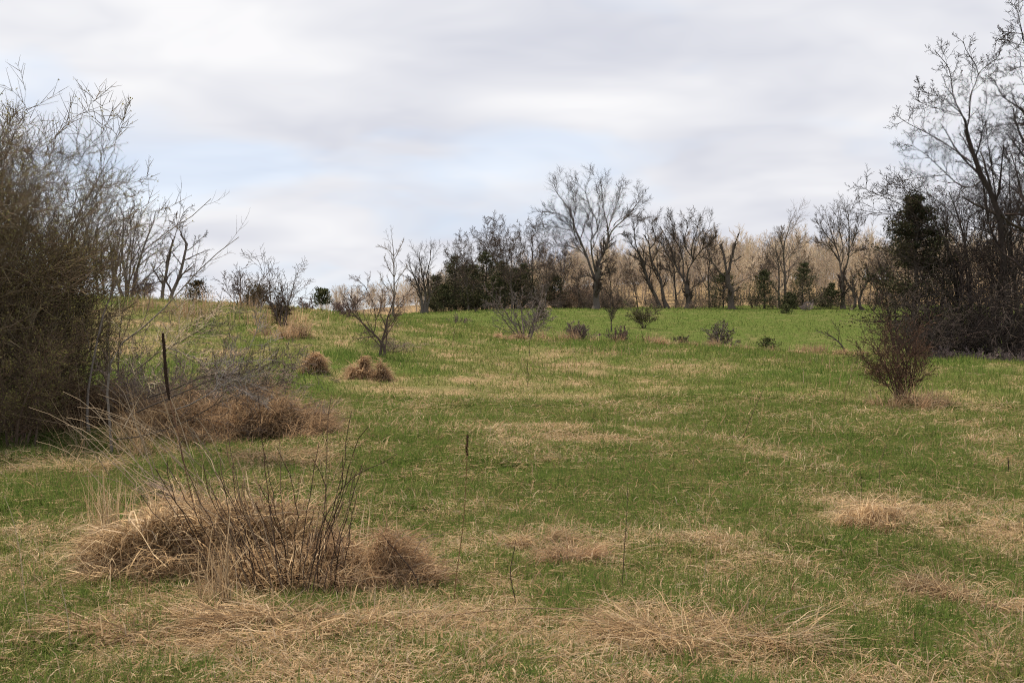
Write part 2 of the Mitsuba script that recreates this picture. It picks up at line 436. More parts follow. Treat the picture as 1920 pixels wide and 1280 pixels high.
# ------------------------------------------------------------------ the ground
_front = np.radians(np.concatenate([np.linspace(-180, -42, 50)[:-1], np.linspace(-42, 42, 250), np.linspace(42, 180, 50)[1:]]))
_rad = np.concatenate([[.6], 2.2 * 1.024 ** np.arange(0, 326)])
_th, _rr = np.meshgrid(_front, _rad, indexing='ij')
_x, _y = np.sin(_th) * _rr, np.cos(_th) * _rr
_z = H(_x, _y)
_g, _s = turf(_x, _y)
_uv = np.stack([np.clip(_g * .9 + .34 - .50 * _s, 0, 1), _s], -1).reshape(-1, 2)
na, nr = _x.shape
_i, _j = np.meshgrid(np.arange(na - 1), np.arange(nr - 1), indexing='ij')
_a = _i * nr + _j
_F = np.concatenate([np.stack([_a, _a + 1, _a + nr + 1], -1).reshape(-1, 3), np.stack([_a, _a + nr + 1, _a + nr], -1).reshape(-1, 3)])[:, ::-1]
_c = len(_F)
scene['ground'] = mikit.ply((np.stack([_x, _y, _z], -1).reshape(-1, 3), _F), 'turf_soil', smooth=True, uv=_uv)
labels['ground'] = {'kind': 'structure', 'label': 'rolling meadow ground under patchy spring turf'}

# ------------------------------------------------------------------ grass and dead grass over the meadow
GREEN = np.array([(.088, .146, .034), (.122, .166, .044), (.160, .182, .058), (.198, .194, .076), (.245, .220, .104)])
STRAW = np.array([(.47, .36, .225), (.40, .295, .18), (.30, .21, .125), (.54, .44, .30), (.21, .145, .09), (.41, .33, .24)])


def scatter(rng, n, r0, r1, power, half=29.0):
    u = rng.uniform(0, 1, n)
    q = 2 - power
    r = (r0 ** q + u * (r1 ** q - r0 ** q)) ** (1 / q) if abs(q) > 1e-6 else r0 * (r1 / r0) ** u
    th = np.radians(rng.uniform(-half, half, n))
    return np.sin(th) * r, np.cos(th) * r, r


def sow_green(seed, n, r0, r1, power, w0, lod, seg, lmin, lmax):
    rng = np.random.default_rng(seed)
    x, y, r = scatter(rng, n, r0, r1, power)
    g, s = turf(x, y)
    keep = rng.uniform(0, 1, n) < np.clip(.52 + .60 * g - .28 * s, .28, 1)
    x, y, r, g = x[keep], y[keep], r[keep], g[keep]
    N = len(x)
    tuft = meshkit.fbm(np.stack([x, y, 0 * x], -1) / .45, 2, 91)
    L = rng.uniform(lmin, lmax, N) * (.5 + .75 * g) * (.35 + 1.3 * tuft)
    L *= np.maximum(1, (r / lod) ** .35)
    e0 = np.radians(np.clip(rng.normal(72, 16, N), 25, 95))
    e1 = e0 - np.radians(rng.uniform(5, 85, N))
    k = np.clip(3.1 - 3.1 * g + rng.normal(0, .9, N), 0, 3.999)
    col = GREEN[k.astype(int)] * (1 - (k % 1)[:, None]) + GREEN[np.minimum(k.astype(int) + 1, 4)] * (k % 1)[:, None]
    col = col * rng.uniform(.75, 1.25, (N, 1))
    w = w0 * rng.uniform(.7, 1.3, N) * np.maximum(1, r / lod)
    P = np.stack([x, y, H(x, y) - .01], 1)
    return blades(P, rng.uniform(0, 6.283, N), L, e0, e1, w, seg, rng.normal(0, .5, N), col)


def sow_straw(seed, n, r0, r1, power, w0, lod, seg, lmin, lmax):
    rng = np.random.default_rng(seed)
    x, y, r = scatter(rng, n, r0, r1, power)
    g, s = turf(x, y)
    keep = rng.uniform(0, 1, n) < np.clip(.10 + .95 * s - .30 * g, .08, 1)
    x, y, r, s = x[keep], y[keep], r[keep], s[keep]
    N = len(x)
    p = np.stack([x, y, 0 * x], -1)
    flow = meshkit.noise(p / .55, 33) * 9 + meshkit.noise(p / 2.5, 34) * 6
    az = flow + rng.normal(0, .65, N) + math.pi * (rng.uniform(0, 1, N) < .25)
    loose = rng.uniform(0, 1, N) < .22
    e0 = np.radians(np.where(loose, rng.uniform(25, 85, N), rng.uniform(0, 38, N)))
    e1 = np.radians(np.where(loose, rng.uniform(-40, 50, N), rng.uniform(-35, 4, N)))
    L = rng.uniform(lmin, lmax, N) * np.where(loose, .6, 1.0) * np.maximum(1, (r / lod) ** .3)
    w = w0 * rng.uniform(.6, 1.4, N) * np.maximum(1, r / lod)
    col = mixcol(rng, N, STRAW, [.26, .24, .16, .12, .10, .12], .12)
    lift = rng.uniform(0, .035, N) * (.4 + s)
    P = np.stack([x, y, H(x, y) + lift], 1)
    kink = (rng.uniform(.2, 1.6, N), rng.normal(0, .35, N), rng.normal(0, .9, N))
    return blades(P, az, L, e0, e1, w, seg, rng.normal(0, .6, N), col, kink)


def tuft(seed, green):
    """One hand-sized tuft: (mesh of its blades). green: 0 all dead to 1 all green."""
    rng = np.random.default_rng(seed)
    style = seed % 4
    out = []
    ng = int([46, 36, 40, 30][style] * green)
    if ng:
        k = np.clip(rng.normal([.4, 1.6, 2.6, 1.2][style] + 1.2 * (1 - green), .9, ng), 0, 3.999)
        col = (GREEN[k.astype(int)] * (1 - (k % 1)[:, None]) + GREEN[np.minimum(k.astype(int) + 1, 4)] * (k % 1)[:, None]) * rng.uniform(.75, 1.25, (ng, 1))
        P = np.stack([*rng.normal(0, .045, (2, ng)), np.full(ng, -.01)], 1)
        L = rng.uniform(.35, 1, ng) * [.13, .08, .10, .11][style] * (.6 + .4 * green)
        e0 = np.radians(np.clip(rng.normal(72, 15, ng), 25, 95))
        out.append(blades(P, rng.uniform(0, 6.283, ng), L, e0, e0 - np.radians(rng.uniform(5, 90, ng)), .0042 * rng.uniform(.7, 1.4, ng), 2, rng.normal(0, .5, ng), col))
    ns = int([26, 34, 30, 22][style] * (1 - green)) + 2
    az = rng.normal(0, [.5, 1.0, 3.0, .8][style], ns)
    up = rng.uniform(0, 1, ns) < [.04, .14, .10, .22][style]
    e0 = np.radians(np.where(up, rng.uniform(30, 88, ns), rng.uniform(-5, 26, ns))); e1 = np.radians(np.where(up, rng.uniform(-60, 40, ns), rng.uniform(-40, 0, ns)))
    P = np.stack([*rng.normal(0, .06, (2, ns)), rng.uniform(0, .03, ns)], 1)
    kink = (rng.uniform(.2, 1.6, ns), rng.normal(-.2, .5, ns), rng.normal(0, 1.0, ns))
    out.append(blades(P, az, rng.uniform(.04, .13, ns), e0, e1, .0044 * rng.uniform(.6, 1.7, ns), 3, rng.normal(0, .7, ns), mixcol(rng, ns, STRAW, [.26, .22, .14, .18, .08, .12], .15), kink))
    return merge(out)


TUFTS = [1.0, 1.0, 1.0, 1.0, .7, .7, .7, .7, .35, .35, .35, .35, 0., 0., 0., 0.]
for _q, _gr in enumerate(TUFTS):
    V, F, C = tuft(40 + _q, _gr)
    scene[f'turf_tuft_{_q}'] = {'type': 'shapegroup', 'tuft': mikit.ply((V, F), 'blade', smooth=False, color=C)}
rng = np.random.default_rng(9)
x, y, r = scatter(rng, 30000, 3.6, 24, 1.30, 28.0)
g, s = turf(x, y)
mixg = np.clip(.93 + .7 * (g - .50) - .66 * (s - .35) + rng.normal(0, .34, len(x)), 0, 1)
row = np.clip(np.round((1 - mixg) * 3), 0, 3).astype(int)
z = H(x, y) - .004
sc = rng.uniform(.7, 1.35, len(x)) * np.maximum(1, r / 9) ** .75 * (.85 + .4 * g)
a = np.where(row > 1, meshkit.noise(np.stack([x, y, 0 * x], -1) / .7, 33) * 9 + rng.normal(0, .6, len(x)), rng.uniform(0, 6.283, len(x)))
which = row * 4 + rng.integers(0, 4, len(x))
M = np.zeros((len(x), 4, 4)); M[:, 3, 3] = 1
M[:, 0, 0] = M[:, 1, 1] = sc * np.cos(a); M[:, 0, 1] = -sc * np.sin(a); M[:, 1, 0] = -M[:, 0, 1]; M[:, 2, 2] = np.minimum(sc, 1.35) * (.75 + .5 * g)
M[:, 0, 3], M[:, 1, 3], M[:, 2, 3] = x, y, z
_ng = _nd = 10
for q in range(len(x)):
    if row[q] < 2:
        _ng += 1; key = f'grass__{_ng:03d}'
    else:
        _nd += 1; key = f'dead_grass__{_nd:03d}'
    scene[key] = {'type': 'instance', 'group': {'type': 'ref', 'id': f'turf_tuft_{which[q]}'}, 'to_world': T(M[q])}
put('grass__001', *sow_green(1, 90000, 3.6, 18, 1.35, .0040, 7.5, 2, .04, .10), 'blade')
put('grass__002', *sow_green(2, 330000, 15, 62, 1.7, .0045, 7.5, 1, .06, .14), 'blade')
put('grass__003', *sow_green(3, 90000, 60, 170, 1.8, .0045, 8.5, 1, .06, .12), 'blade')
stuff('grass', 'short green spring grass growing in patches over the meadow', 'grass')
put('dead_grass__001', *sow_straw(4, 110000, 3.6, 18, 1.35, .0040, 7.5, 2, .07, .22), 'blade')
put('dead_grass__002', *sow_straw(5, 105000, 15, 62, 1.7, .0040, 7.5, 1, .06, .14), 'blade')
stuff('dead_grass', 'matted tan dead grass lying between the green patches', 'dead grass')

# ------------------------------------------------------------------ the far wood on the hillside
TAN = (.40, .32, .225)
_wrng = np.random.default_rng(70)
for _q in range(5):
    rng = np.random.default_rng(700 + _q)
    hh = 10.0
    P = np.zeros((1, 3)) - [0, 0, .3]
    p, r = grow(rng, P, np.array([[0, 0, 1.0]]), np.array([hh * .95]), np.array([.10]), 7, .06, .05, .15)
    lp, lr = sprout(rng, p, r, 18, t0=.10, t1=1, ang=32, ratio=.5, rr=.55, n=3, wob=.12, trop=.14, rmin=.03)
    tp, tr_ = sprout(rng, lp, lr, 9, t0=.15, ang=36, ratio=.48, n=2, wob=.14, trop=.12, rmin=.02)
    up, ur = sprout(rng, tp, tr_, 6, t0=.1, ang=36, ratio=.55, n=1, wob=.14, trop=.1, rmin=.016)
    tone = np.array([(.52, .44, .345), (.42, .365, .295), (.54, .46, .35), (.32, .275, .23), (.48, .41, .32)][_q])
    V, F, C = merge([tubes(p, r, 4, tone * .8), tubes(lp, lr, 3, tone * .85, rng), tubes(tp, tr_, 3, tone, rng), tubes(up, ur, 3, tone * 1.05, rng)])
    scene[f'wood_tree_{_q}'] = {'type': 'shapegroup', 'tree': mikit.ply((V, F), 'bark', smooth=False, color=C)}
_n = 0
for _k in range(860):
    d = _wrng.uniform(190, 345)
    px = _wrng.uniform(560, 2150)
    x = (px - CX) / FOCAL * d
    if px < 800 and _wrng.uniform() < .35 + .4 * (px < 660):
        continue
    hgt = _wrng.choice([_wrng.uniform(.65, .95), _wrng.uniform(.85, 1.1), _wrng.uniform(1.1, 1.35)], p=[.45, .42, .13]) * np.interp(px, [560, 660, 760, 900, 1050, 1300, 1700], [.45, .52, .58, .68, .80, .90, .92])
    _n += 1
    scene[f'woods__{_n:03d}'] = {'type': 'instance', 'group': {'type': 'ref', 'id': f'wood_tree_{_wrng.integers(5)}'},
                                 'to_world': T().translate([x, d, float(H(np.array([x]), np.array([d]))[0])]).rotate([0, 0, 1], float(_wrng.uniform(0, 360))).scale([hgt * 1.1, hgt * 1.1, hgt])}
stuff('woods', 'pale tan leafless wood covering the far hillside', 'woods')

# ------------------------------------------------------------------ the tree line beyond the far field
FAR_LEVELS = [dict(k=11, t0=.22, ang=36, ratio=.33, n=4, wob=.07, trop=.09, short=.30), dict(k=8, t0=.12, ang=38, ratio=.50, n=3, wob=.11, trop=.07, short=.35), dict(k=8, t0=.05, ang=36, ratio=.55, n=1, wob=.10, trop=.06, short=.3)]
FAR_SMALL = FAR_LEVELS[:2] + [dict(k=7, t0=.05, ang=40, ratio=.52, n=1, wob=.12, trop=.05)]
traced_tree('bare_tree', 'tallest bare tree of the tree line, broad vase crown rising far above its neighbours', 148, [
    ([(1117, 582), (1118, 545), (1119, 520), (1121, 500)], .46, .36),
    ([(1119, 520), (1128, 480), (1138, 458), (1141, 445)], .36, .24), ([(1141, 447), (1150, 430), (1170, 412), (1190, 388), (1206, 368)], .20, .03),
    ([(1140, 446), (1138, 420), (1132, 395), (1129, 360), (1126, 340)], .18, .03), ([(1139, 440), (1148, 405), (1158, 380), (1168, 352)], .16, .03),
    ([(1118, 518), (1112, 490), (1108, 470), (1112, 440), (1122, 428), (1112, 400), (1101, 375), (1096, 345)], .30, .03), ([(1112, 445), (1106, 418), (1098, 395)], .14, .03),
    ([(1116, 525), (1105, 495), (1096, 470), (1085, 445), (1076, 420), (1068, 395), (1052, 370), (1038, 352)], .34, .03), ([(1096, 470), (1090, 455), (1080, 432), (1070, 415), (1045, 400), (1020, 396)], .20, .03),
    ([(1078, 440), (1076, 410), (1080, 385), (1072, 350)], .14, .03), ([(1105, 497), (1088, 470), (1070, 462), (1050, 458), (1038, 448)], .20, .03),
    ([(1117, 530), (1105, 518), (1085, 520), (1078, 525)], .16, .03), ([(1080, 432), (1060, 430), (1040, 425), (1018, 428)], .12, .03),
    ([(1158, 440), (1168, 438), (1178, 443)], .1, .03), ([(1120, 527), (1135, 512), (1150, 510)], .14, .03), ([(1150, 425), (1165, 410), (1195, 408), (1208, 410)], .12, .02)],
    FAR_LEVELS, 11, group='bare trees of the far tree line', bark=(.13, .112, .098), rmin=.013)
traced_tree('bare_tree', 'slanting two trunk bare tree right of the tallest tree, crown leaning left', 150, [
    ([(1238, 582), (1228, 555), (1215, 525), (1205, 495), (1196, 470)], .28, .14), ([(1252, 582), (1243, 550), (1236, 515), (1222, 490), (1218, 465), (1208, 440)], .27, .06),
    ([(1196, 470), (1190, 450), (1192, 425), (1203, 412)], .16, .03), ([(1196, 472), (1182, 455), (1176, 440)], .14, .03), ([(1205, 497), (1195, 485), (1180, 478)], .1, .03),
    ([(1218, 465), (1228, 440), (1222, 420), (1234, 408)], .14, .03), ([(1236, 520), (1225, 505), (1222, 480)], .14, .03)],
    FAR_SMALL, 12, trunks=2, group='bare trees of the far tree line', rmin=.013)
traced_tree('bare_tree', 'dark wide crowned bare tree forking low, second right of the tallest tree', 150, [
    ([(1291, 582), (1290, 555), (1287, 535)], .40, .33), ([(1288, 540), (1276, 515), (1264, 490), (1256, 460), (1246, 440), (1238, 425)], .3, .04),
    ([(1264, 492), (1250, 475), (1240, 455), (1228, 445)], .16, .03), ([(1287, 535), (1292, 505), (1302, 485), (1316, 468), (1322, 445), (1330, 425)], .3, .04),
    ([(1282, 520), (1280, 490), (1272, 460), (1262, 440), (1266, 420), (1256, 412)], .24, .03), ([(1300, 488), (1298, 460), (1306, 435), (1304, 410)], .2, .03),
    ([(1302, 485), (1288, 470), (1284, 445), (1290, 420), (1282, 408)], .18, .03), ([(1316, 468), (1332, 455), (1342, 440)], .12, .03), ([(1288, 545), (1305, 535), (1320, 522)], .14, .03),
    ([(1272, 510), (1250, 505), (1236, 495)], .12, .03)],
    FAR_LEVELS, 13, group='bare trees of the far tree line', rmin=.013)
traced_tree('dead_tree', 'broken dead tree with two jagged snapped tops and few branches', 147, [
    ([(1372, 582), (1370, 560), (1366, 535), (1364, 515)], .44, .32), ([(1365, 520), (1369, 495), (1373, 475), (1376, 455)], .34, .22), ([(1374, 470), (1380, 452), (1386, 436)], .18, .06),
    ([(1364, 520), (1360, 495), (1357, 475), (1350, 458)], .28, .14), ([(1372, 490), (1382, 486), (1389, 480)], .14, .06), ([(1376, 480), (1381, 500), (1388, 508)], .1, .04),
    ([(1364, 520), (1350, 510), (1335, 492), (1318, 482)], .26, .05), ([(1366, 535), (1352, 545), (1342, 530), (1330, 505)], .2, .04), ([(1367, 540), (1385, 530), (1405, 520), (1424, 510)], .14, .03),
    ([(1335, 492), (1328, 470), (1326, 450)], .14, .03)],
    [dict(k=4, t0=.3, ang=48, ratio=.35, n=4, wob=.16), dict(k=5, t0=.15, ang=45, ratio=.5, n=3, wob=.16), dict(k=3, t0=.1, ang=40, ratio=.5, n=1)], 14, bark=(.10, .082, .07), rmin=.013)
traced_tree('bare_tree', 'slim pale bare tree with two upright stems left of the tall cedar', 152, [
    ([(1472, 582), (1472, 540), (1471, 500), (1470, 460), (1478, 430), (1484, 412)], .24, .04), ([(1461, 582), (1460, 545), (1460, 505), (1455, 470), (1452, 450)], .2, .03),
    ([(1471, 500), (1480, 480), (1492, 465), (1500, 450)], .1, .03), ([(1471, 510), (1450, 500), (1438, 480)], .1, .03), ([(1470, 470), (1464, 445), (1466, 428)], .1, .03)],
    FAR_LEVELS, 15, trunks=2, group='bare trees of the far tree line', bark=(.17, .142, .118), twig=(.16, .128, .105), rmin=.012)
traced_tree('bare_tree', 'tall fan shaped bare tree at the right end of the far tree line', 150, [
    ([(1580, 582), (1580, 550), (1579, 515)], .30, .24), ([(1579, 520), (1574, 490), (1566, 460), (1556, 430), (1548, 402)], .26, .03), ([(1580, 515), (1590, 485), (1592, 450), (1592, 420), (1588, 392)], .26, .03),
    ([(1572, 485), (1555, 465), (1538, 455), (1525, 452)], .16, .03), ([(1566, 460), (1545, 435), (1530, 415)], .14, .03), ([(1591, 470), (1604, 440), (1612, 415)], .14, .03), ([(1576, 500), (1580, 460), (1572, 425), (1572, 396)], .16, .03),
    ([(1590, 485), (1606, 470), (1622, 465)], .1, .03)],
    FAR_LEVELS, 16, group='bare trees of the far tree line', bark=(.14, .115, .095), rmin=.013)
traced_tree('bare_tree', 'low crooked dark bare tree leaning right at the foot of the fan shaped tree', 146, [
    ([(1596, 582), (1604, 560), (1598, 535), (1608, 512)], .24, .06), ([(1618, 582), (1612, 560), (1622, 535), (1640, 515)], .22, .05), ([(1636, 582), (1650, 560), (1668, 545)], .2, .05),
    ([(1598, 540), (1588, 530), (1584, 515)], .12, .03), ([(1622, 540), (1628, 515), (1622, 495)], .12, .03), ([(1640, 518), (1655, 508), (1668, 510)], .1, .03)],
    FAR_SMALL, 17, trunks=3, rmin=.012)
traced_tree('bare_tree', 'slender pale single stem bare tree standing alone at the left end of the tree line', 105, [
    ([(737, 592), (738, 560), (739, 520), (738, 480), (735, 445)], .12, .02), ([(738, 535), (752, 515), (764, 498)], .08, .02), ([(739, 520), (728, 500), (720, 480)], .08, .02),
    ([(738, 490), (750, 465), (757, 450)], .06, .02), ([(738, 480), (722, 465), (708, 462)], .06, .02), ([(739, 548), (722, 535), (712, 512)], .07, .02)],
    [dict(k=8, t0=.2, ang=34, ratio=.34, n=4, wob=.10, trop=.10), dict(k=6, t0=.1, ang=36, ratio=.5, n=2, wob=.1, trop=.07), dict(k=3, t0=.1, ang=36, ratio=.5, n=1)], 18, bark=(.20, .165, .14), twig=(.22, .175, .145), rmin=.008)
traced_tree('bare_tree', 'bare tree of three fanning stems just left of the dark cedar clump', 145, [
    ([(792, 586), (790, 560), (783, 535), (774, 512), (766, 495)], .24, .03), ([(797, 586), (798, 555), (794, 525), (788, 495), (786, 472)], .22, .03), ([(800, 586), (806, 550), (800, 520), (806, 490), (808, 472)], .18, .03),
    ([(792, 545), (775, 530), (762, 520)], .08, .02), ([(806, 550), (822, 530), (826, 512)], .1, .02)],
    FAR_SMALL, 19, trunks=3, bark=(.12, .103, .09), rmin=.012)
OAKS = [prototype(lambda q=q: grown_tree('oak', '', np.zeros(3), 9.0, 330 + q, bark=(.10, .084, .072), twig=(.105, .082, .070), rmin=.014, limbs=14, limb_ratio=.55, wob=.13, trunk_top=.3,
                  levels=[dict(k=8, ang=42, ratio=.5, n=4, wob=.14, short=.4), dict(k=7, ang=42, ratio=.52, n=2, wob=.13, short=.4), dict(k=6, t0=.05, ang=40, ratio=.52, n=1)]), f'oak_kind_{q}') for q in range(4)]
for i, (px, d, h, sd, lab) in enumerate([
    (905, 156, 9.6, 31, 'leafless oak behind the left half of the dark cedar clump'), (945, 158, 9.8, 32, 'leafless oak behind the middle of the dark cedar clump'),
    (1000, 154, 9.6, 33, 'leafless oak just right of the cedar clump, behind the grey shrub'), (1050, 156, 8.2, 34, 'shorter leafless oak left of the tallest tree'),
    (1150, 152, 6.4, 35, 'low leafless oak right under the tallest tree'), (1268, 157, 8.6, 36, 'leafless oak behind the dark wide crowned tree'),
    (1330, 158, 8.4, 37, 'leafless oak between the wide crowned tree and the broken dead tree'), (1418, 160, 6.8, 38, 'leafless oak right of the broken dead tree'),
    (1520, 165, 6.0, 39, 'small leafless oak right of the tall cedar'), (855, 158, 7.4, 40, 'leafless oak at the left edge of the cedar clump'), (1085, 151, 4.6, 43, 'small leafless oak at the left foot of the tallest tree'),
    (1196, 158, 5.6, 44, 'small leafless oak between the tallest tree and the slanting tree'), (1650, 158, 7.0, 45, 'leafless oak beside the big cedar, right of the fan shaped tree'),
    (878, 146, 7.6, 46, 'thin leafless oak standing before the left half of the cedar clump'), (960, 146, 7.8, 47, 'thin leafless oak standing before the right half of the cedar clump'), (1022, 147, 6.6, 48, 'leafless oak in the brush right of the cedar clump')]):
    plant('oak_tree', lab, 'tree', OAKS[i % 4], stand(px, d), turn=sd * 77, scale=h / 9.0, group='leafless oaks along the tree line')
for px, d, h, w, sd, lab in [
    (818, 150, 4.6, 5.2, 51, 'low dark cedar at the left end of the cedar clump'), (852, 151, 7.0, 6.6, 52, 'tall pointed cedar in the left half of the cedar clump'),
    (886, 149, 5.8, 5.6, 53, 'shorter cedar just right of the tall pointed one in the clump'), (912, 152, 7.4, 6.8, 54, 'broad tall cedar at the middle of the clump'), (946, 150, 6.2, 6.0, 55, 'cedar right of the middle of the clump'),
    (835, 148, 3.4, 4.6, 62, 'low spreading cedar at the front of the left half of the clump'), (872, 153, 5.6, 6.0, 63, 'cedar filling the gap behind the two left cedars of the clump'), (930, 148, 4.2, 5.4, 64, 'low spreading cedar at the front of the middle of the clump'),
    (965, 153, 5.2, 5.8, 65, 'cedar filling the gap behind the right half of the clump'), (1040, 155, 4.4, 4.8, 66, 'lone dull cedar right of the clump, deep in the brush'), (982, 152, 5.8, 6.0, 56, 'cedar at the right end of the clump, behind the grey shrub'),
    (1356, 149, 4.4, 6.8, 57, 'wide low cedar spread round the foot of the broken dead tree'), (1433, 149, 4.8, 4.6, 58, 'dark cone shaped cedar between the dead tree and the tall cedar'),
    (1505, 149, 5.8, 5.6, 59, 'tallest dark cedar right of the slim pale tree'), (1558, 150, 3.2, 3.6, 60, 'small cedar left of the fan shaped tree'), (1480, 148, 2.1, 2.4, 61, 'low bushy cedar at the left foot of the tallest cedar')]:
    cedar('cedar_tree', lab, stand(px, d), h, w, sd, n=7600, size=.078, ragged=.6, group='cedars of the far tree line', cols=((.054, .068, .032), (.075, .083, .042), (.095, .084, .052)))

for _q in range(6):
    _urng = np.random.default_rng(900 + _q)
    az = _urng.uniform(0, 6.28, 7)
    p, r = grow(_urng, np.zeros((7, 3)) - [0, 0, .1], np.stack([np.cos(az) * .5, np.sin(az) * .5, np.ones(7)], 1), _urng.uniform(.55, 1.1, 7), np.full(7, .012), 4, .12, .03, .3)
    tone = np.array([(.19, .15, .125), (.24, .185, .15), (.15, .125, .108), (.28, .21, .16), (.22, .17, .15), (.17, .14, .115)][_q])
    V, F, C = merge([tubes(p, r, 3, tone)] + [tubes(a, b, 3, tone, _urng) for a, b in shoots(_urng, .0055, p, r, [dict(k=8, t0=.15, ang=42, ratio=.5, n=2, wob=.14), dict(k=7, t0=.1, ang=42, ratio=.55, n=1)])])
    scene[f'brush_kind_{_q}'] = {'type': 'shapegroup', 'brush': mikit.ply((V, F), 'bark', smooth=False, color=C)}
_urng = np.random.default_rng(90)
for _k in range(190):
    px = _urng.choice([_urng.uniform(780, 1690), _urng.uniform(990, 1180)], p=[.7, .3]); d = _urng.uniform(150, 166)
    hh = _urng.uniform(.9, 3.4) * (1.3 if px < 1100 else .9)
    scene[f'undergrowth__{_k + 1:03d}'] = {'type': 'instance', 'group': {'type': 'ref', 'id': f'brush_kind_{_urng.integers(6)}'},
                                           'to_world': T().translate([float(c) for c in stand(px, d)]).rotate([0, 0, 1], float(_urng.uniform(0, 360))).scale([hh * .9, hh * .9, hh])}
stuff('undergrowth', 'leafless brown brush filling the gaps under the far tree line', 'undergrowth')

# ------------------------------------------------------------------ shrubs and saplings standing in the meadow
def shrub(name, label, foot, h, w, seed, stems=9, col=(.13, .10, .085), twig=(.14, .105, .09), rmin=.006, levels=None, group=None, leaf=None, nleaf=0, leafsize=.03, limbs=6, arch=0.0, r0=None, lean=0.0):
    rng = np.random.default_rng(seed)
    key = thing(name, label, 'shrub', group)
    foot = np.asarray(foot, float) - [0, 0, .05]
    az = rng.uniform(0, 6.28) + np.arange(stems) * 2.4
    tilt = np.sqrt(rng.uniform(.02, 1, stems)) * (w / 2) / h * 1.15
    D = np.stack([np.cos(az) * tilt + lean, np.sin(az) * tilt, np.ones(stems)], 1)
    P = foot + np.stack([np.cos(az), np.sin(az), 0 * az], 1) * w * .05 * rng.uniform(.2, 1, (stems, 1))
    r0 = r0 or h * .012
    p, r = grow(rng, P, D, h * rng.uniform(.55, 1.05, stems), r0 * rng.uniform(.7, 1.2, stems), 7, .13, .02 - arch, .15)
    for i in range(stems):
        put(numbered(key + '__stem'), *tubes(p[i:i + 1], r[i:i + 1], 4, np.array(col) * rng.uniform(.8, 1.2)))
    levels = levels or [dict(k=limbs, t0=.2, ang=36, ratio=.5, n=4, wob=.13, trop=.04), dict(k=6, t0=.1, ang=40, ratio=.5, n=3, wob=.14, trop=.03), dict(k=3, t0=.1, ang=40, ratio=.5, n=1)]
    sh = shoots(rng, rmin, p, r, levels)
    V, F, C = merge([tubes(a, b, 3, twig, rng, .25) for a, b in sh])
    put(key + '__twigs', V, F, C); stuff(key + '__twigs')
    if nleaf:
        ends = np.concatenate([a[:, 1:].reshape(-1, 3) for a, b in sh[-2:]])
        q = ends[rng.integers(len(ends), size=nleaf)] + rng.normal(size=(nleaf, 3)) * leafsize
        put(key + '__leaves', *chips(q, leafsize, rng, mixcol(rng, nleaf, leaf))); stuff(key + '__leaves')
    return key


BROWN, GREY, PURPLE = (.145, .095, .065), (.17, .15, .14), (.15, .115, .11)
shrub('shrub', 'big rounded brown leafless shrub alone in the right of the meadow', ground(1690, 756), 1.7, 1.5, 101, stems=17, col=(.085, .058, .044), twig=(.092, .060, .045), rmin=.0045, r0=.014, limbs=10, arch=.01)
shrub('shrub', 'grey vase shaped leafless shrub on several stems in mid meadow', stand(985, 47), 2.35, 2.7, 102, stems=9, col=(.16, .135, .12), twig=(.165, .14, .13), rmin=.0085, r0=.035, limbs=9)
shrub('shrub', 'dense dark olive shrub before the cedar clump', stand(893, 120), 2.2, 2.9, 103, stems=9, twig=(.085, .07, .05), rmin=.02, leaf=[(.035, .04, .018), (.06, .055, .03)], nleaf=2600, leafsize=.09)
shrub('shrub', 'low purple brown shrub left of the grey vase shaped shrub', stand(858, 70), .75, 1.9, 104, stems=10, twig=PURPLE, rmin=.010)
shrub('shrub', 'low purplish thicket right of the grey vase shaped shrub', stand(1088, 50), .95, 2.3, 105, stems=14, twig=PURPLE, rmin=.010, limbs=9)
shrub('shrub', 'low dark purplish shrub at the foot of the thin sapling', stand(1160, 49), .7, 1.6, 106, stems=12, twig=(.12, .085, .08), rmin=.009, limbs=8)
shrub('shrub', 'rounded grey green shrub before the slanting tree', stand(1207, 95), 2.2, 2.7, 107, stems=11, twig=(.12, .10, .075), rmin=.016, leaf=[(.10, .11, .045), (.12, .115, .055)], nleaf=1800, leafsize=.06)
shrub('shrub', 'grey brown tuft shrub at the foot of the dark wide crowned tree', stand(1298, 140), .95, 1.9, 108, stems=10, twig=(.19, .145, .115), rmin=.022)
shrub('shrub', 'two toned shrub, dark green above grey twigs, on the near crest right of centre', stand(1351, 54), 1.25, 1.25, 109, stems=10, twig=(.17, .14, .14), rmin=.010, limbs=8, leaf=[(.05, .055, .025), (.07, .065, .035)], nleaf=900, leafsize=.04)
shrub('shrub', 'small low shrub left of the two toned shrub', stand(1279, 52), .55, .9, 110, stems=8, twig=(.13, .11, .09), rmin=.009, leaf=[(.05, .055, .025)], nleaf=300, leafsize=.035)
shrub('shrub', 'pale lilac brush heap at the foot of the tallest cedar', stand(1512, 143), 1.3, 2.2, 111, stems=12, twig=(.24, .20, .20), rmin=.022)
shrub('shrub', 'bare dark shrub with a long drooping branch on the left hill', ground(531, 614), 2.3, 1.5, 112, stems=7, col=(.10, .08, .07), twig=(.125, .10, .09), rmin=.006, r0=.026, limbs=8)
shrub('shrub', 'wide bare shrub on the crest behind the bushy brown one', stand(455, 50), 1.7, 2.6, 113, stems=10, twig=(.13, .105, .10), rmin=.0085, limbs=8)
shrub('shrub', 'bushy oval brown shrub on the crest of the left hill', stand(478, 49), 1.05, 1.6, 114, stems=14, twig=(.115, .085, .055), rmin=.0085, limbs=9, leaf=[(.10, .075, .04), (.08, .07, .035)], nleaf=2600, leafsize=.035)
shrub('shrub', 'narrow leafy brown shrub inside the bare dark one', stand(521, 40.5), 1.05, .75, 115, stems=9, twig=(.10, .075, .05), rmin=.007, leaf=[(.085, .065, .035), (.07, .06, .03)], nleaf=1600, leafsize=.03)
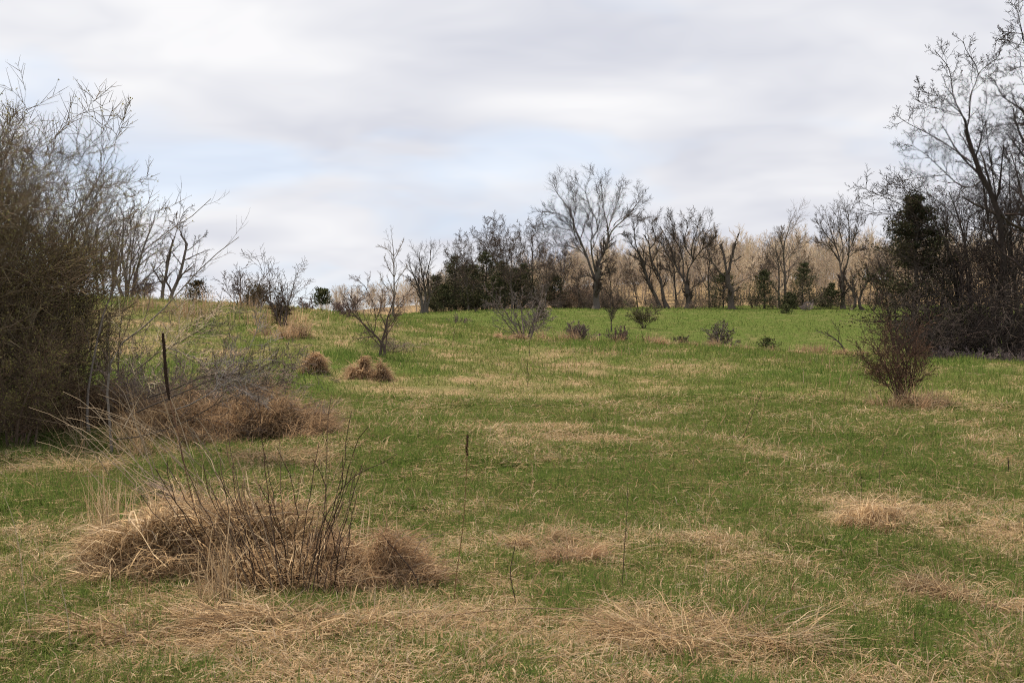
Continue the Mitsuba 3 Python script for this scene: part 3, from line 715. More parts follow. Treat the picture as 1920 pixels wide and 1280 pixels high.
shrub('shrub', 'low purplish scrub on the crest between the small pine and the slender pale tree', stand(648, 55), .9, 2.2, 116, stems=12, twig=PURPLE, rmin=.010, limbs=8)
shrub('shrub', 'low purplish scrub behind the bare dark shrub', stand(575, 54), .7, 2.0, 117, stems=11, twig=(.14, .105, .10), rmin=.010)
shrub('shrub', 'dark bushy scrub at the foot of the left tree group', stand(262, 58), 1.3, 2.0, 118, stems=13, twig=(.10, .075, .07), rmin=.010, limbs=9)
cedar('juniper', 'tiny round dark juniper out in the far field', stand(1474, 125), .95, 1.3, 121, n=1500, size=.07, category='shrub', top=.4)
cedar('juniper', 'small sprawling dark juniper on the near crest left of the big brown shrub', stand(1438, 53), .75, 1.25, 122, n=900, size=.05, category='shrub', top=.9, ragged=.7)
cedar('juniper', 'dark juniper ball inside the grey vase shaped shrub', stand(1014, 48.5) + np.array([0, 0, .85]), .62, .62, 123, n=1300, size=.035, category='shrub', top=.6)
cedar('juniper', 'spiky low juniper on the left hill crest', stand(368, 51), 1.0, 1.5, 124, n=1700, size=.045, category='shrub', top=.6, cols=((.05, .045, .024), (.07, .055, .03)), ragged=.6)
cedar('pine', 'small dark flat topped pine on the crest of the hill', stand(604, 52), 1.15, .95, 125, n=1900, size=.045, category='tree', top=.35, skirt=.38)
cedar('juniper', 'small orange brown juniper beside the stems of the big brown shrub', ground(1642, 735) + np.array([0, 0, .3]), .34, .5, 126, n=900, size=.022, category='shrub', top=.5, cols=((.11, .075, .025), (.07, .06, .025)), ragged=.6)
traced_tree('sapling', 'small leaning bare tree with a V of two stems in mid meadow', 33, [
    ([(716, 643), (700, 625), (682, 608), (668, 594), (655, 580)], .05, .015), ([(716, 643), (722, 618), (727, 595), (735, 570), (742, 548)], .045, .012),
    ([(700, 625), (705, 595), (700, 570), (690, 545), (672, 525)], .03, .006), ([(682, 608), (668, 580), (660, 560), (652, 548)], .025, .006), ([(727, 595), (745, 575), (760, 560), (772, 552)], .025, .006),
    ([(722, 618), (740, 600), (748, 580)], .02, .006), ([(668, 594), (650, 590), (640, 588)], .015, .005), ([(705, 600), (715, 570), (718, 545)], .02, .005)],
    [dict(k=9, t0=.15, ang=44, ratio=.46, n=4, wob=.14), dict(k=7, t0=.1, ang=42, ratio=.52, n=2, wob=.14), dict(k=5, t0=.1, ang=42, ratio=.55, n=1)], 20, trunks=2, bark=(.11, .085, .07), twig=(.15, .11, .095), rmin=.005)
traced_tree('sapling', 'thin upright bare sapling beyond the low purplish shrubs', 90, [
    ([(1146, 618), (1146, 595), (1145, 575), (1143, 552)], .06, .02), ([(1146, 595), (1154, 580), (1160, 565)], .03, .012), ([(1145, 590), (1136, 575), (1130, 562)], .03, .012)],
    FAR_SMALL, 21, rmin=.012)
traced_tree('dead_sapling', 'thin dead sapling leaning left on the near crest beside the big brown shrub', 54, [
    ([(1586, 668), (1578, 648), (1564, 634), (1546, 622)], .05, .02), ([(1564, 634), (1550, 628), (1530, 620)], .025, .012), ([(1578, 648), (1574, 625), (1562, 605)], .02, .01)],
    [dict(k=5, t0=.2, ang=40, ratio=.45, n=3), dict(k=4, ang=40, ratio=.5, n=2)], 22, bark=(.13, .12, .115), rmin=.0085)

# ------------------------------------------------------------------ the trees on the left hill
traced_tree('bare_tree', 'bare tree of many fanning stems behind the crest of the left hill', 64, [
    ([(238, 556), (236, 520), (228, 480), (232, 430), (225, 385)], .13, .02), ([(246, 556), (256, 510), (268, 470), (282, 430), (292, 395)], .12, .02), ([(230, 556), (215, 515), (208, 470), (198, 430)], .12, .02),
    ([(250, 552), (275, 520), (298, 500), (305, 490)], .08, .02), ([(240, 545), (245, 500), (250, 450), (258, 405)], .1, .02), ([(262, 490), (280, 470), (300, 455), (312, 440)], .06, .01), ([(236, 520), (240, 480), (246, 440), (240, 400)], .08, .02),
    ([(246, 556), (268, 540), (290, 530), (306, 527)], .07, .02)],
    [dict(k=8, t0=.2, ang=36, ratio=.42, n=4, wob=.13, trop=.08), dict(k=6, t0=.15, ang=40, ratio=.48, n=3, wob=.13, trop=.05), dict(k=4, t0=.1, ang=40, ratio=.5, n=1)], 23, trunks=3, bark=(.135, .12, .11), rmin=.009)
traced_tree('bare_tree', 'crooked two trunk bare tree against the sky at the right of the hill tree group', 64, [
    ([(304, 556), (308, 530), (314, 500), (318, 475), (326, 450)], .11, .05), ([(320, 558), (330, 532), (340, 505), (346, 478), (350, 462), (340, 440)], .12, .05),
    ([(347, 470), (362, 462), (372, 452), (388, 440)], .06, .015), ([(340, 440), (338, 415), (345, 398), (362, 385)], .05, .012), ([(326, 450), (332, 425), (330, 400)], .05, .012),
    ([(336, 520), (355, 518), (372, 512), (382, 505)], .05, .012), ([(314, 500), (305, 480), (300, 455)], .04, .01)],
    [dict(k=7, t0=.2, ang=40, ratio=.42, n=4, wob=.15, trop=.08), dict(k=6, t0=.15, ang=40, ratio=.5, n=3, wob=.14, trop=.04), dict(k=4, t0=.1, ang=40, ratio=.5, n=1)], 24, trunks=2, bark=(.15, .13, .12), rmin=.009)
grown_tree('bare_tree', 'reddish bare tree behind the hill, half hidden by the big thicket', stand(196, 66), 5.2, 25, stems=4, spread=.35, rmin=.010, bark=(.17, .125, .10), limbs=9)
grown_tree('bare_tree', 'bare tree behind the hill, seen through the big thicket', stand(120, 68), 6.2, 26, stems=4, spread=.4, rmin=.010, limbs=9)

# ------------------------------------------------------------------ the dark trees on the right
R_LEVELS = [dict(k=13, t0=.18, ang=46, ratio=.38, rr=.55, n=5, wob=.14, trop=.06), dict(k=7, t0=.15, ang=46, ratio=.48, rr=.6, n=4, wob=.15, trop=.05), dict(k=5, t0=.12, ang=44, ratio=.52, n=2, wob=.14, trop=.04)]
RB, RT = (.068, .056, .050), (.052, .043, .039)
traced_tree('bare_tree', 'largest dark bare tree of the right group, trunk leaning left into a forked crown', 49, [
    ([(1897, 676), (1890, 600), (1884, 530), (1880, 480), (1877, 424), (1866, 376), (1842, 335), (1830, 312), (1819, 276), (1812, 242)], .22, .075),
    ([(1812, 242), (1798, 205), (1786, 175), (1781, 135), (1770, 115), (1752, 94)], .06, .012), ([(1812, 242), (1818, 205), (1824, 168), (1834, 140), (1822, 110), (1806, 78)], .06, .012),
    ([(1834, 140), (1850, 124), (1866, 112), (1876, 95)], .035, .01), ([(1821, 304), (1785, 278), (1734, 247), (1706, 233), (1678, 213)], .065, .01), ([(1842, 338), (1813, 352), (1776, 328), (1754, 306), (1729, 284), (1690, 270)], .065, .01),
    ([(1776, 328), (1750, 330), (1717, 334), (1650, 352)], .035, .008), ([(1804, 215), (1775, 208), (1745, 200), (1715, 186)], .03, .008), ([(1786, 175), (1760, 180), (1735, 172), (1720, 150)], .028, .008),
    ([(1870, 390), (1862, 330), (1856, 290), (1848, 240), (1850, 190)], .06, .012), ([(1883, 520), (1850, 480), (1815, 470), (1780, 466)], .05, .012), ([(1886, 560), (1858, 500), (1850, 440), (1835, 400)], .05, .012),
    ([(1880, 460), (1910, 420), (1930, 360), (1940, 300)], .09, .02)],
    R_LEVELS, 27, bark=RB, twig=RT, rmin=.0085, n=11, deep=.5, sides=7)
traced_tree('bare_tree', 'dark bare tree at the right edge reaching to the top of the picture', 46, [
    ([(1965, 682), (1962, 560), (1958, 420), (1950, 300), (1940, 245), (1925, 215)], .24, .11), ([(1925, 215), (1900, 195), (1882, 182), (1868, 158), (1852, 142)], .075, .012), ([(1950, 300), (1930, 235), (1905, 232), (1872, 236), (1850, 240)], .06, .012),
    ([(1935, 235), (1935, 160), (1925, 100), (1912, 45), (1905, 8)], .08, .012), ([(1928, 130), (1905, 128), (1890, 136), (1868, 132)], .03, .008), ([(1925, 85), (1905, 82), (1888, 76), (1866, 78)], .03, .008),
    ([(1920, 65), (1902, 62), (1886, 60), (1872, 54)], .03, .008), ([(1945, 280), (1970, 200), (1990, 120), (2000, 40)], .09, .015), ([(1955, 360), (1915, 330), (1890, 300), (1872, 270)], .06, .012), ([(1960, 450), (1920, 400), (1900, 370)], .06, .012)],
    R_LEVELS, 28, bark=RB, twig=RT, rmin=.0085, n=9, deep=.5, sides=7)
traced_tree('bare_tree', 'dark bare tree of long arching stems sweeping out over the big cedar', 50, [
    ([(1806, 678), (1802, 600), (1790, 520), (1772, 450), (1745, 405), (1715, 372), (1690, 350)], .11, .015), ([(1814, 678), (1820, 590), (1816, 500), (1800, 420), (1780, 360)], .11, .02),
    ([(1790, 520), (1760, 470), (1720, 430), (1680, 405), (1640, 398), (1606, 392)], .05, .01), ([(1802, 600), (1770, 540), (1730, 500), (1690, 480)], .05, .01), ([(1772, 450), (1735, 420), (1690, 385), (1655, 368), (1612, 350)], .045, .01),
    ([(1816, 500), (1840, 440), (1850, 390), (1846, 330)], .06, .012), ([(1800, 420), (1770, 385), (1740, 365), (1710, 355), (1660, 350)], .04, .01), ([(1815, 560), (1845, 500), (1862, 450)], .05, .01)],
    R_LEVELS, 29, trunks=2, bark=RB, twig=RT, rmin=.0085, deep=.5)
DARK_TREES = [prototype(lambda q=q: grown_tree('dark_tree', '', np.zeros(3), 9.0, 170 + q, stems=3, spread=.28, bark=RB, twig=RT, rmin=.0085, limbs=10, r0=.10,
              levels=[dict(k=8, ang=44, ratio=.48, n=4, wob=.15, short=.4), dict(k=6, ang=44, ratio=.5, n=3, wob=.15), dict(k=4, ang=44, ratio=.5, n=1)]), f'dark_tree_kind_{q}') for q in range(2)]
for px, d, h, sd, lab in [(1850, 53, 7.5, 141, 'dark bare tree in the heart of the right group, behind the leaning trunk'), (1925, 52, 9.0, 142, 'dark bare tree at the edge of the picture behind the right group'),
                          (1990, 50, 10, 143, 'dark bare tree standing just outside the right group'), (1765, 55, 7.4, 145, 'dark bare tree behind the right shoulder of the big cedar'),
                          (1690, 56, 6.2, 146, 'dark bare tree rising behind the left side of the big cedar')]:
    plant('bare_tree', lab, 'tree', DARK_TREES[sd % 2], stand(px, d), turn=sd * 61, scale=h / 9.0)
cedar('cedar_tree', 'big dark cedar at the left edge of the right tree group', stand(1716, 50.5), 6.9, 4.3, 144, n=26000, size=.055, cols=((.040, .046, .025), (.053, .056, .031), (.076, .062, .042)), top=.85, ragged=.6)
TANGLES = [prototype(lambda q=q: shrub('tangle', '', np.zeros(3), 4.0, 4.2, 150 + q, stems=9, col=(.085, .07, .062), twig=(.082, .068, .062), rmin=.0075, r0=.035, limbs=10,
           levels=[dict(k=10, t0=.05, ang=60, ratio=.46, n=4, wob=.15, trop=-.02), dict(k=7, t0=.1, ang=50, ratio=.52, n=3, wob=.16, trop=0), dict(k=4, t0=.1, ang=45, ratio=.55, n=1)]), f'tangle_kind_{q}') for q in range(3)]
for i, (px, d, sc, lab) in enumerate([(1705, 50, .72, 'dark tangle of dead twigs before the big cedar'), (1768, 50.5, 1.1, 'tall dark tangle of dead twigs right of the big cedar'),
                                      (1845, 49.5, 1.15, 'dark twig tangle round the foot of the leaning trunk'), (1930, 48.5, 1.15, 'dark twig tangle at the right edge under the trees'),
                                      (1812, 54, 1.25, 'tall dark scrub filling the middle of the right group'), (1888, 54, 1.35, 'tallest dark scrub behind the leaning trunk'), (1735, 47.5, .72, 'low dark brush between the big cedar and the purple grey bramble'),
                                      (1802, 48, .95, 'dark brush just left of the base of the leaning trunk'), (1872, 47.5, .95, 'dark brush before the base of the leaning trunk')]):
    plant('thicket', lab, 'shrub', TANGLES[i % 3], stand(px, d), turn=i * 73, scale=sc * 1.12)
BRAMBLES = prototype(lambda: shrub('low_bramble', '', np.zeros(3), .75, 2.5, 161, stems=16, col=(.15, .12, .125), twig=(.16, .13, .13), rmin=.007, r0=.012, arch=.05, limbs=9), 'bramble_kind')
for px, d, w, sd, lab in [(1775, 46.5, 2.4, 161, 'low purple grey bramble left of the leaning trunk'), (1835, 46, 2.6, 162, 'low purple grey bramble before the leaning trunk'), (1905, 45.5, 2.6, 163, 'low purple grey bramble at the right edge')]:
    plant('bramble', lab, 'shrub', BRAMBLES, stand(px, d), turn=sd * 50)

# ------------------------------------------------------------------ the big thicket on the left
rng = np.random.default_rng(200)


def thicket_bush(name, label, foot, h, rx, seed, stems, col, twig, leafcols, nleaf, leafsize, rmin, levels, lean=0.0, r0=.03, arch=.05):
    rng = np.random.default_rng(seed)
    key = thing(name, label, 'shrub')
    foot = np.asarray(foot, float)
    az = rng.uniform(0, 6.28) + np.arange(stems) * 2.4
    tilt = np.sqrt(rng.uniform(.02, 1, stems)) * rx / h
    D = np.stack([np.cos(az) * tilt + lean, np.sin(az) * tilt, np.ones(stems)], 1)
    P = foot + np.stack([np.cos(az), np.sin(az), 0 * az], 1) * rx * .30 * np.sqrt(rng.uniform(0, 1, (stems, 1)))
    P[:, 2] = H(P[:, 0], P[:, 1]) - .05
    L = h * rng.uniform(.70, .88, stems) * (1 - .15 * tilt)
    p, r = grow(rng, P, D, L, r0 * rng.uniform(.6, 1.2, stems), 9, .07, .02 - arch * .3, .12)
    for i in range(stems):
        put(numbered(key + '__stem'), *tubes(p[i:i + 1], r[i:i + 1], 5, np.array(col) * rng.uniform(.75, 1.25)), smooth=True)
    sh = shoots(rng, rmin, p, r, levels)
    V, F, C = merge([tubes(a, b, 3, twig, rng, .3) for a, b in sh])
    put(key + '__twigs', V, F, C); stuff(key + '__twigs')
    ends = np.concatenate([a[:, 1:].reshape(-1, 3) for a, b in sh[-2:]])
    keep = rng.uniform(0, 1, len(ends)) < np.clip(1.25 - (ends[:, 2] - foot[2]) / h * .9, .30, 1)
    ends = ends[keep]
    q = ends[rng.integers(len(ends), size=nleaf)] + rng.normal(size=(nleaf, 3)) * leafsize
    put(key + '__leaves', *chips(q, leafsize, rng, mixcol(rng, nleaf, leafcols)), 'blade'); stuff(key + '__leaves')
    return key


T_LV = [dict(k=12, t0=.12, ang=50, ratio=.42, n=5, wob=.15, trop=.07, short=.45), dict(k=8, t0=.08, ang=46, ratio=.50, n=3, wob=.14, trop=.12), dict(k=5, t0=.08, ang=34, ratio=.75, n=1, wob=.08, trop=.16, short=.3)]
BUDS = [(.20, .195, .075), (.25, .23, .095), (.16, .145, .065)]
TB, TT = (.150, .122, .090), (.145, .115, .080)
thicket_bush('thicket', 'huge tangled thicket with greenish buds at the left edge, tallest of the left side', stand(-90, 17.0), 5.2, 2.3, 201, 38, TB, TT, BUDS, 42000, .015, .0046, T_LV, r0=.030)
thicket_bush('thicket', 'greenish lower thicket on the right flank of the huge one', stand(62, 18.2), 3.4, 1.4, 202, 22, TB, TT, BUDS, 36000, .016, .0046, T_LV, lean=.05, r0=.024)
thicket_bush('thicket', 'dark dense scrub low under the huge thicket', stand(20, 15.6), 2.0, 1.25, 203, 10, (.12, .09, .07), (.12, .088, .062), BUDS, 9000, .014, .0034, T_LV, r0=.018, arch=.15)
thicket_bush('thicket', 'thicket continuing past the left edge of the picture', stand(-330, 17.5), 4.3, 1.9, 204, 14, TB, TT, BUDS, 9000, .012, .003, T_LV, r0=.03)

# bare saplings leaning out of the thicket
SAP = [dict(k=9, t0=.25, ang=38, ratio=.24, n=4, wob=.10, trop=.12), dict(k=5, t0=.1, ang=40, ratio=.45, n=3, wob=.12, trop=.08)]
traced_tree('leaning_sapling', 'long grey sapling leaning right out of the thicket, tip highest against the sky', 16.5, [
    ([(170, 700), (182, 640), (200, 570), (226, 520), (262, 478), (300, 444), (340, 418), (372, 396), (396, 372)], .022, .004), ([(300, 444), (318, 425), (330, 405)], .006, .002), ([(226, 520), (222, 480), (215, 440)], .010, .003)],
    SAP, 211, bark=(.20, .175, .155), twig=(.16, .125, .10), rmin=.0024, deep=.15, foot=True, n=12)
traced_tree('leaning_sapling', 'long grey sapling leaning low to the right, below the first leaning one', 15.0, [
    ([(205, 690), (224, 648), (262, 618), (300, 585), (338, 545), (372, 508), (410, 474), (448, 444)], .022, .004), ([(372, 508), (382, 490), (388, 470)], .006, .002), ([(338, 545), (356, 522), (364, 500)], .008, .002)],
    SAP, 212, bark=(.19, .17, .15), twig=(.16, .125, .10), rmin=.0024, deep=.15, n=12)
traced_tree('dead_sapling', 'short dark dead sapling with a broken top at the foot of the leaning ones', 21.0, [
    ([(200, 680), (202, 640), (204, 610), (206, 585)], .030, .018), ([(202, 640), (212, 655), (222, 668)], .012, .006), ([(204, 600), (196, 570), (182, 545)], .010, .003)],
    SAP, 213, bark=(.075, .062, .055), twig=(.12, .095, .08), rmin=.0024, deep=.15, n=10)
traced_tree('sapling', 'thin forked sapling just right of the broken dead one', 20.5, [
    ([(222, 690), (222, 650), (226, 610), (231, 575), (240, 540), (238, 500)], .018, .004), ([(226, 610), (236, 590), (244, 620)], .008, .003), ([(231, 575), (216, 550), (208, 525)], .008, .003), ([(231, 575), (250, 560), (268, 548)], .007, .002)],
    SAP, 214, bark=(.13, .115, .10), twig=(.14, .11, .09), rmin=.0024, deep=.2, n=10)

# ------------------------------------------------------------------ heaps of dead grass
def straw_heap(name, label, foot, rx, ry, h, n, seed, lmin=.25, lmax=.6, w=.0045, stand_up=.35, cols=STRAW, weights=(.26, .24, .18, .10, .12, .10), category='dead grass', droop=(-75, -15), rise=(35, 88), group=None, seg=3, tone=1.0, clumps=None, flat=.30):
    """Dead blades in many small tufts over an uneven oval mound: tufts lean and topple their own ways, some blades lie flat or stick out, gaps stay open."""
    rng = np.random.default_rng(seed)
    key = thing(name, label, category, group)
    K = clumps or int(np.clip(n / 90, 6, 260))
    cr, ct = np.sqrt(rng.uniform(0, 1, K)), rng.uniform(0, 6.283, K)
    edge = .80 + .45 * meshkit.noise(np.stack([np.cos(ct) * 2 + seed, np.sin(ct) * 2, 0 * ct], -1), seed % 31)
    cx, cy = foot[0] + rx * edge * cr * np.cos(ct), foot[1] + ry * edge * cr * np.sin(ct)
    ch = h * np.clip(1.05 - cr ** 2, 0, 1) * rng.uniform(.15, 1.15, K)
    lean = np.where(rng.uniform(0, 1, K) < .55, np.arctan2(np.sin(ct) * ry, np.cos(ct) * rx), rng.uniform(0, 6.283, K))
    size = rng.lognormal(0, .5, K); tonek = rng.uniform(.78, 1.2, K); scale = rng.uniform(.7, 1.2, K)
    k = rng.choice(K, n, p=size / size.sum())
    sd = min(rx, ry) * .10 + .015
    x, y = cx[k] + rng.normal(0, sd, n) * np.sqrt(size[k]), cy[k] + rng.normal(0, sd, n) * np.sqrt(size[k])
    z = H(x, y) + ch[k] * rng.uniform(0, 1, n) ** .5
    az = lean[k] + rng.normal(0, .75, n)
    e0, e1 = np.radians(rng.uniform(*rise, n)), np.radians(rng.uniform(*droop, n))
    q = rng.uniform(0, 1, n)
    lie, stick = q < flat, q > 1 - .16 * stand_up
    e0 = np.where(lie, np.radians(rng.uniform(-25, 35, n)), e0); e1 = np.where(lie, np.radians(rng.uniform(-40, 25, n)), e1)
    az = np.where(lie, rng.uniform(0, 6.283, n), az)
    e1 = np.where(stick, e0 - .35, e1)
    L = rng.uniform(lmin, lmax, n) * scale[k] * np.where(lie, .8, 1)
    col = mixcol(rng, n, cols, weights, .18) * (tone * tonek[k])[:, None]
    P = np.stack([x, y, z - .02], 1)
    kink = (rng.uniform(.1, 1.5, n), rng.normal(-.3, .6, n), rng.normal(0, .8, n))
    V, F, C = blades(P, az, L, e0, e1, w * rng.uniform(.5, 1.6, n), seg, rng.normal(0, .8, n), col, kink)
    g = H(V[:, 0], V[:, 1]) + .004                   # blades that reach the turf lie on it
    V[:, 2] = np.maximum(V[:, 2], g + .03 * (np.arange(len(V)) % 11) / 11)
    put(key, V, F, C, 'blade')
    return key


RUST = np.array([(.36, .25, .155), (.29, .195, .12), (.43, .31, .195), (.20, .135, .085), (.48, .37, .25), (.33, .255, .19)])
c1 = ground(455, 1085)
straw_heap('straw_heap', 'big matted heap of tan dead grass round the dark canes in the foreground', c1 + [.05, .05, 0], .86, .50, .44, 17000, 301, .12, .44, .0066, clumps=70, flat=.42, tone=1.08, weights=(.20, .22, .25, .08, .17, .08))
straw_heap('straw_heap', 'flat straw trailing forward and right from the foot of the big heap', ground(560, 1175), 1.05, .30, .10, 7000, 327, .10, .34, .0058, clumps=60, flat=.62, rise=(0, 50), droop=(-40, 0), tone=1.08)
straw_heap('straw_heap', 'left shoulder of pale dead grass beside the big heap, in the foreground', ground(290, 1075) + [0, 0, 0], .34, .40, .52, 6500, 302, .14, .42, .0074, clumps=24, flat=.40, tone=1.15)
straw_heap('straw_heap', 'low brown fringe of dead grass at the right end of the big heap', ground(690, 1085), .40, .36, .38, 6500, 303, .14, .34, .0045, cols=RUST, clumps=20)
straw_heap('straw_sheaf', 'upright bundle of golden dead stems at the front of the big heap', ground(388, 1140), .08, .06, .08, 130, 304, .25, .62, .005, rise=(74, 100), droop=(45, 95))
straw_heap('straw_sheaf', 'upright pale dead stems at the left end of the big heap', ground(215, 1010), .18, .16, .08, 260, 305, .25, .75, .0045, rise=(70, 98), droop=(50, 95))
straw_heap('straw_heap', 'long brown heap of dead grass under the fallen branches on the left', ground(420, 835) + [0, .7, 0], 1.30, .80, .62, 24000, 306, .20, .60, .0075, cols=RUST, tone=.85, clumps=90)
straw_heap('straw_heap', 'brown dead grass heap between the thicket and the fallen branches', ground(150, 812) + [0, .4, 0], 1.35, .7, .62, 17000, 307, .20, .65, .0075, cols=RUST, tone=.85, clumps=45)
straw_heap('straw_sheaf', 'pale straight dead grass stems sprouting before the thicket', ground(260, 850), .9, .4, .1, 300, 308, .5, 1.3, .0055, rise=(45, 95), droop=(-10, 70))
straw_heap('straw_tussock', 'bright tan tussock of dead grass above the lush patch on the right', ground(1645, 990) + [0, .1, 0], .28, .22, .13, 2000, 309, .16, .40, .0055, tone=1.15, clumps=12)
straw_heap('straw_tussock', 'small tan tussock in the right middle of the foreground', ground(1075, 1052), .16, .14, .10, 900, 310, .14, .30, .0045, cols=RUST)
straw_heap('straw_tussock', 'tan tussock left of the lone seed stalk, at the foot of the lush band', ground(1010, 1020), .26, .14, .06, 700, 311, .15, .3, .0045)
straw_heap('straw_tussock', 'flat tan tussock in the lower right corner', ground(1790, 1130), .30, .18, .07, 900, 312, .15, .35, .0045)
straw_heap('straw_tussock', 'wide flattened mat of pale straw at the bottom right of centre', ground(1330, 1200), .40, .22, .05, 2000, 313, .2, .45, .0045, rise=(8, 40), droop=(-30, 0))
straw_heap('straw_tussock', 'rounded reddish hay tuft, left of the pair on the hillside', ground(595, 698), .13, .13, .44, 2200, 314, .26, .46, .011, cols=RUST, tone=1.1, clumps=9, flat=.20, rise=(10, 90), droop=(-85, -30))
straw_heap('straw_tussock', 'shaggy hay tuft, middle one on the hillside below the leaning tree', ground(676, 706), .12, .12, .42, 2000, 315, .26, .46, .011, cols=RUST, tone=1.1, clumps=8, flat=.20, rise=(10, 90), droop=(-85, -30))
straw_heap('straw_tussock', 'smaller shaggy hay tuft, right one on the hillside below the leaning tree', ground(712, 710), .10, .11, .34, 1600, 316, .24, .42, .011, cols=RUST, tone=1.1, clumps=7, flat=.20, rise=(10, 90), droop=(-85, -30))
straw_heap('straw_tussock', 'rust red grass tuft left of the grey vase shaped shrub', stand(944, 45), .34, .3, .24, 420, 317, .2, .5, .018, cols=RUST, seg=2)
straw_heap('straw_tussock', 'rust brown grass round the foot of the grey vase shaped shrub', stand(984, 46.6), .32, .3, .30, 480, 318, .25, .6, .016, cols=RUST, seg=2)
straw_heap('straw_tussock', 'brown dead grass round the foot of the big brown shrub', ground(1700, 765), .62, .45, .12, 1000, 319, .15, .55, .0085, cols=RUST, seg=3, rise=(40, 95), droop=(-40, 80))
straw_heap('straw_tussock', 'brown dead weeds round the foot of the bare dark shrub on the hill', ground(530, 632), .9, .7, .15, 700, 320, .25, .75, .013, cols=RUST, seg=2, rise=(50, 95), droop=(-10, 80))
straw_heap('straw_tussock', 'tan dead grass strip along the near crest before the dead sapling', stand(1470, 51.5), 3.4, 1.6, .10, 1500, 321, .2, .45, .018, seg=2)
straw_heap('straw_tussock', 'flattened straw mat on the left edge beside the lush patch', ground(140, 885), .6, .4, .06, 2400, 322, .25, .6, .0048, rise=(5, 40), droop=(-30, 0))
straw_heap('straw_tussock', 'flattened pale straw mat behind the dark canes', ground(520, 858), .8, .45, .06, 2600, 323, .25, .5, .0055, rise=(5, 45), droop=(-40, 0))
straw_heap('dry_weeds', 'standing brown weed stalks along the slope of the left hill', stand(520, 42), 4.5, 3.2, .05, 900, 324, .4, .95, .014, cols=RUST, seg=2, rise=(70, 100), droop=(55, 110), category='weeds')
straw_heap('dry_weeds', 'thin brown weeds standing through the right half of the meadow', stand(1500, 34), 9.0, 9.0, .02, 700, 325, .25, .6, .010, cols=RUST, seg=2, rise=(60, 100), droop=(40, 110), category='weeds')
straw_heap('dry_weeds', 'tan and brown weeds fringing the near crest before the far field', stand(1480, 51.5), 6.5, 1.5, .04, 2600, 328, .2, .55, .016, cols=RUST, seg=2, rise=(40, 100), droop=(-20, 100), category='weeds')
straw_heap('dry_weeds', 'brown weeds among the low purplish shrubs', stand(1120, 49), 2.6, 1.2, .04, 900, 329, .25, .6, .016, cols=RUST, seg=2, rise=(50, 100), droop=(0, 100), category='weeds')
for k in ('dry_weeds', 'dry_weeds_001', 'dry_weeds_002', 'dry_weeds_003'):
    labels[k]['kind'] = 'stuff'

# ------------------------------------------------------------------ canes, branches and single stalks
def line_thing(key_part, pl, d, r0, r1, col, rng, twigs=None, n=9, depth=0.0, rmin=.0016, foot=True, sides=5, wob=.25):
    s = np.linspace(0, 1, len(pl))
    w = np.array([at(x, y, d + depth * t) for (x, y), t in zip(pl, s)])
    if foot:
        gz = float(H(w[:1, 0], w[:1, 1])[0]) - .03
        if w[0, 2] - gz > .06:
            w = np.vstack([[w[0, 0], w[0, 1], gz], w])
        else:
            w[0, 2] = min(w[0, 2], gz)
    ln = smoothline(w, n)
    ln[1:-1] += rng.normal(size=(n - 2, 3)) * r0 * wob
    rd = r0 + (r1 - r0) * np.linspace(0, 1, n)
    put(key_part, *tubes(ln[None], rd[None], sides, col), smooth=True)
    if twigs:
        p, r = sprout(rng, ln[None], rd[None], rmin=rmin, **twigs)
        for q in range(len(p)):
            yield p[q:q + 1], r[q:q + 1]


rng = np.random.default_rng(401)
key = thing('cane_clump', 'clump of dark thin canes fanning up out of the big straw heap', 'canes')
canes = [([(545, 1120), (512, 1000), (497, 880), (486, 742)], -.25), ([(556, 1110), (540, 980), (530, 900), (525, 830)], .1), ([(500, 1125), (460, 985), (420, 900), (408, 860)], .2), ([(520, 1120), (465, 970), (430, 860), (424, 800)], -.3),
         ([(560, 1100), (575, 990), (588, 900), (592, 830)], .35), ([(575, 1090), (600, 985), (612, 900), (622, 740)], -.2), ([(580, 1085), (602, 980), (590, 860)], -.1), ([(590, 1080), (625, 960), (650, 850), (655, 770)], .3),
         ([(585, 1080), (640, 930), (660, 845), (690, 800)], -.35), ([(600, 1075), (660, 900), (690, 880), (740, 850)], .2), ([(480, 1120), (420, 980), (385, 900)], .25), ([(470, 1125), (400, 985), (352, 880), (342, 830)], -.15),
         ([(530, 1130), (480, 1010), (445, 930), (440, 850)], -.4), ([(540, 1120), (500, 1020), (470, 920), (450, 860)], .3), ([(510, 1130), (440, 1010), (400, 960)], .4), ([(550, 1125), (520, 1030), (505, 940), (490, 850)], .2),
         ([(555, 1130), (505, 1000), (478, 940)], -.3), ([(500, 1120), (450, 1040), (400, 985), (360, 960)], .1), ([(545, 1110), (555, 1000), (556, 930), (520, 840)], -.1), ([(590, 1095), (615, 1000), (640, 940)], .15),
         ([(525, 1115), (470, 990), (440, 880), (430, 780)], .45), ([(480, 1110), (432, 1000), (398, 930), (378, 870)], -.4), ([(565, 1105), (585, 1010), (612, 930), (640, 860)], .4), ([(538, 1100), (530, 1000), (515, 930)], -.45)]
for _k in range(30):
    bx = rng.uniform(400, 640)
    ll = rng.uniform(90, 260); tilt = np.interp(bx, [400, 640], [-.62, .22]) + rng.normal(0, .18)
    canes.append(([(bx, 1112 + rng.uniform(-25, 18)), (bx + tilt * ll * .5, 1110 - ll * .5), (bx + tilt * ll + rng.normal(0, 12), 1110 - ll)], rng.uniform(-.4, .45)))
d0 = float(ground(530, 1130)[1])
tw = []
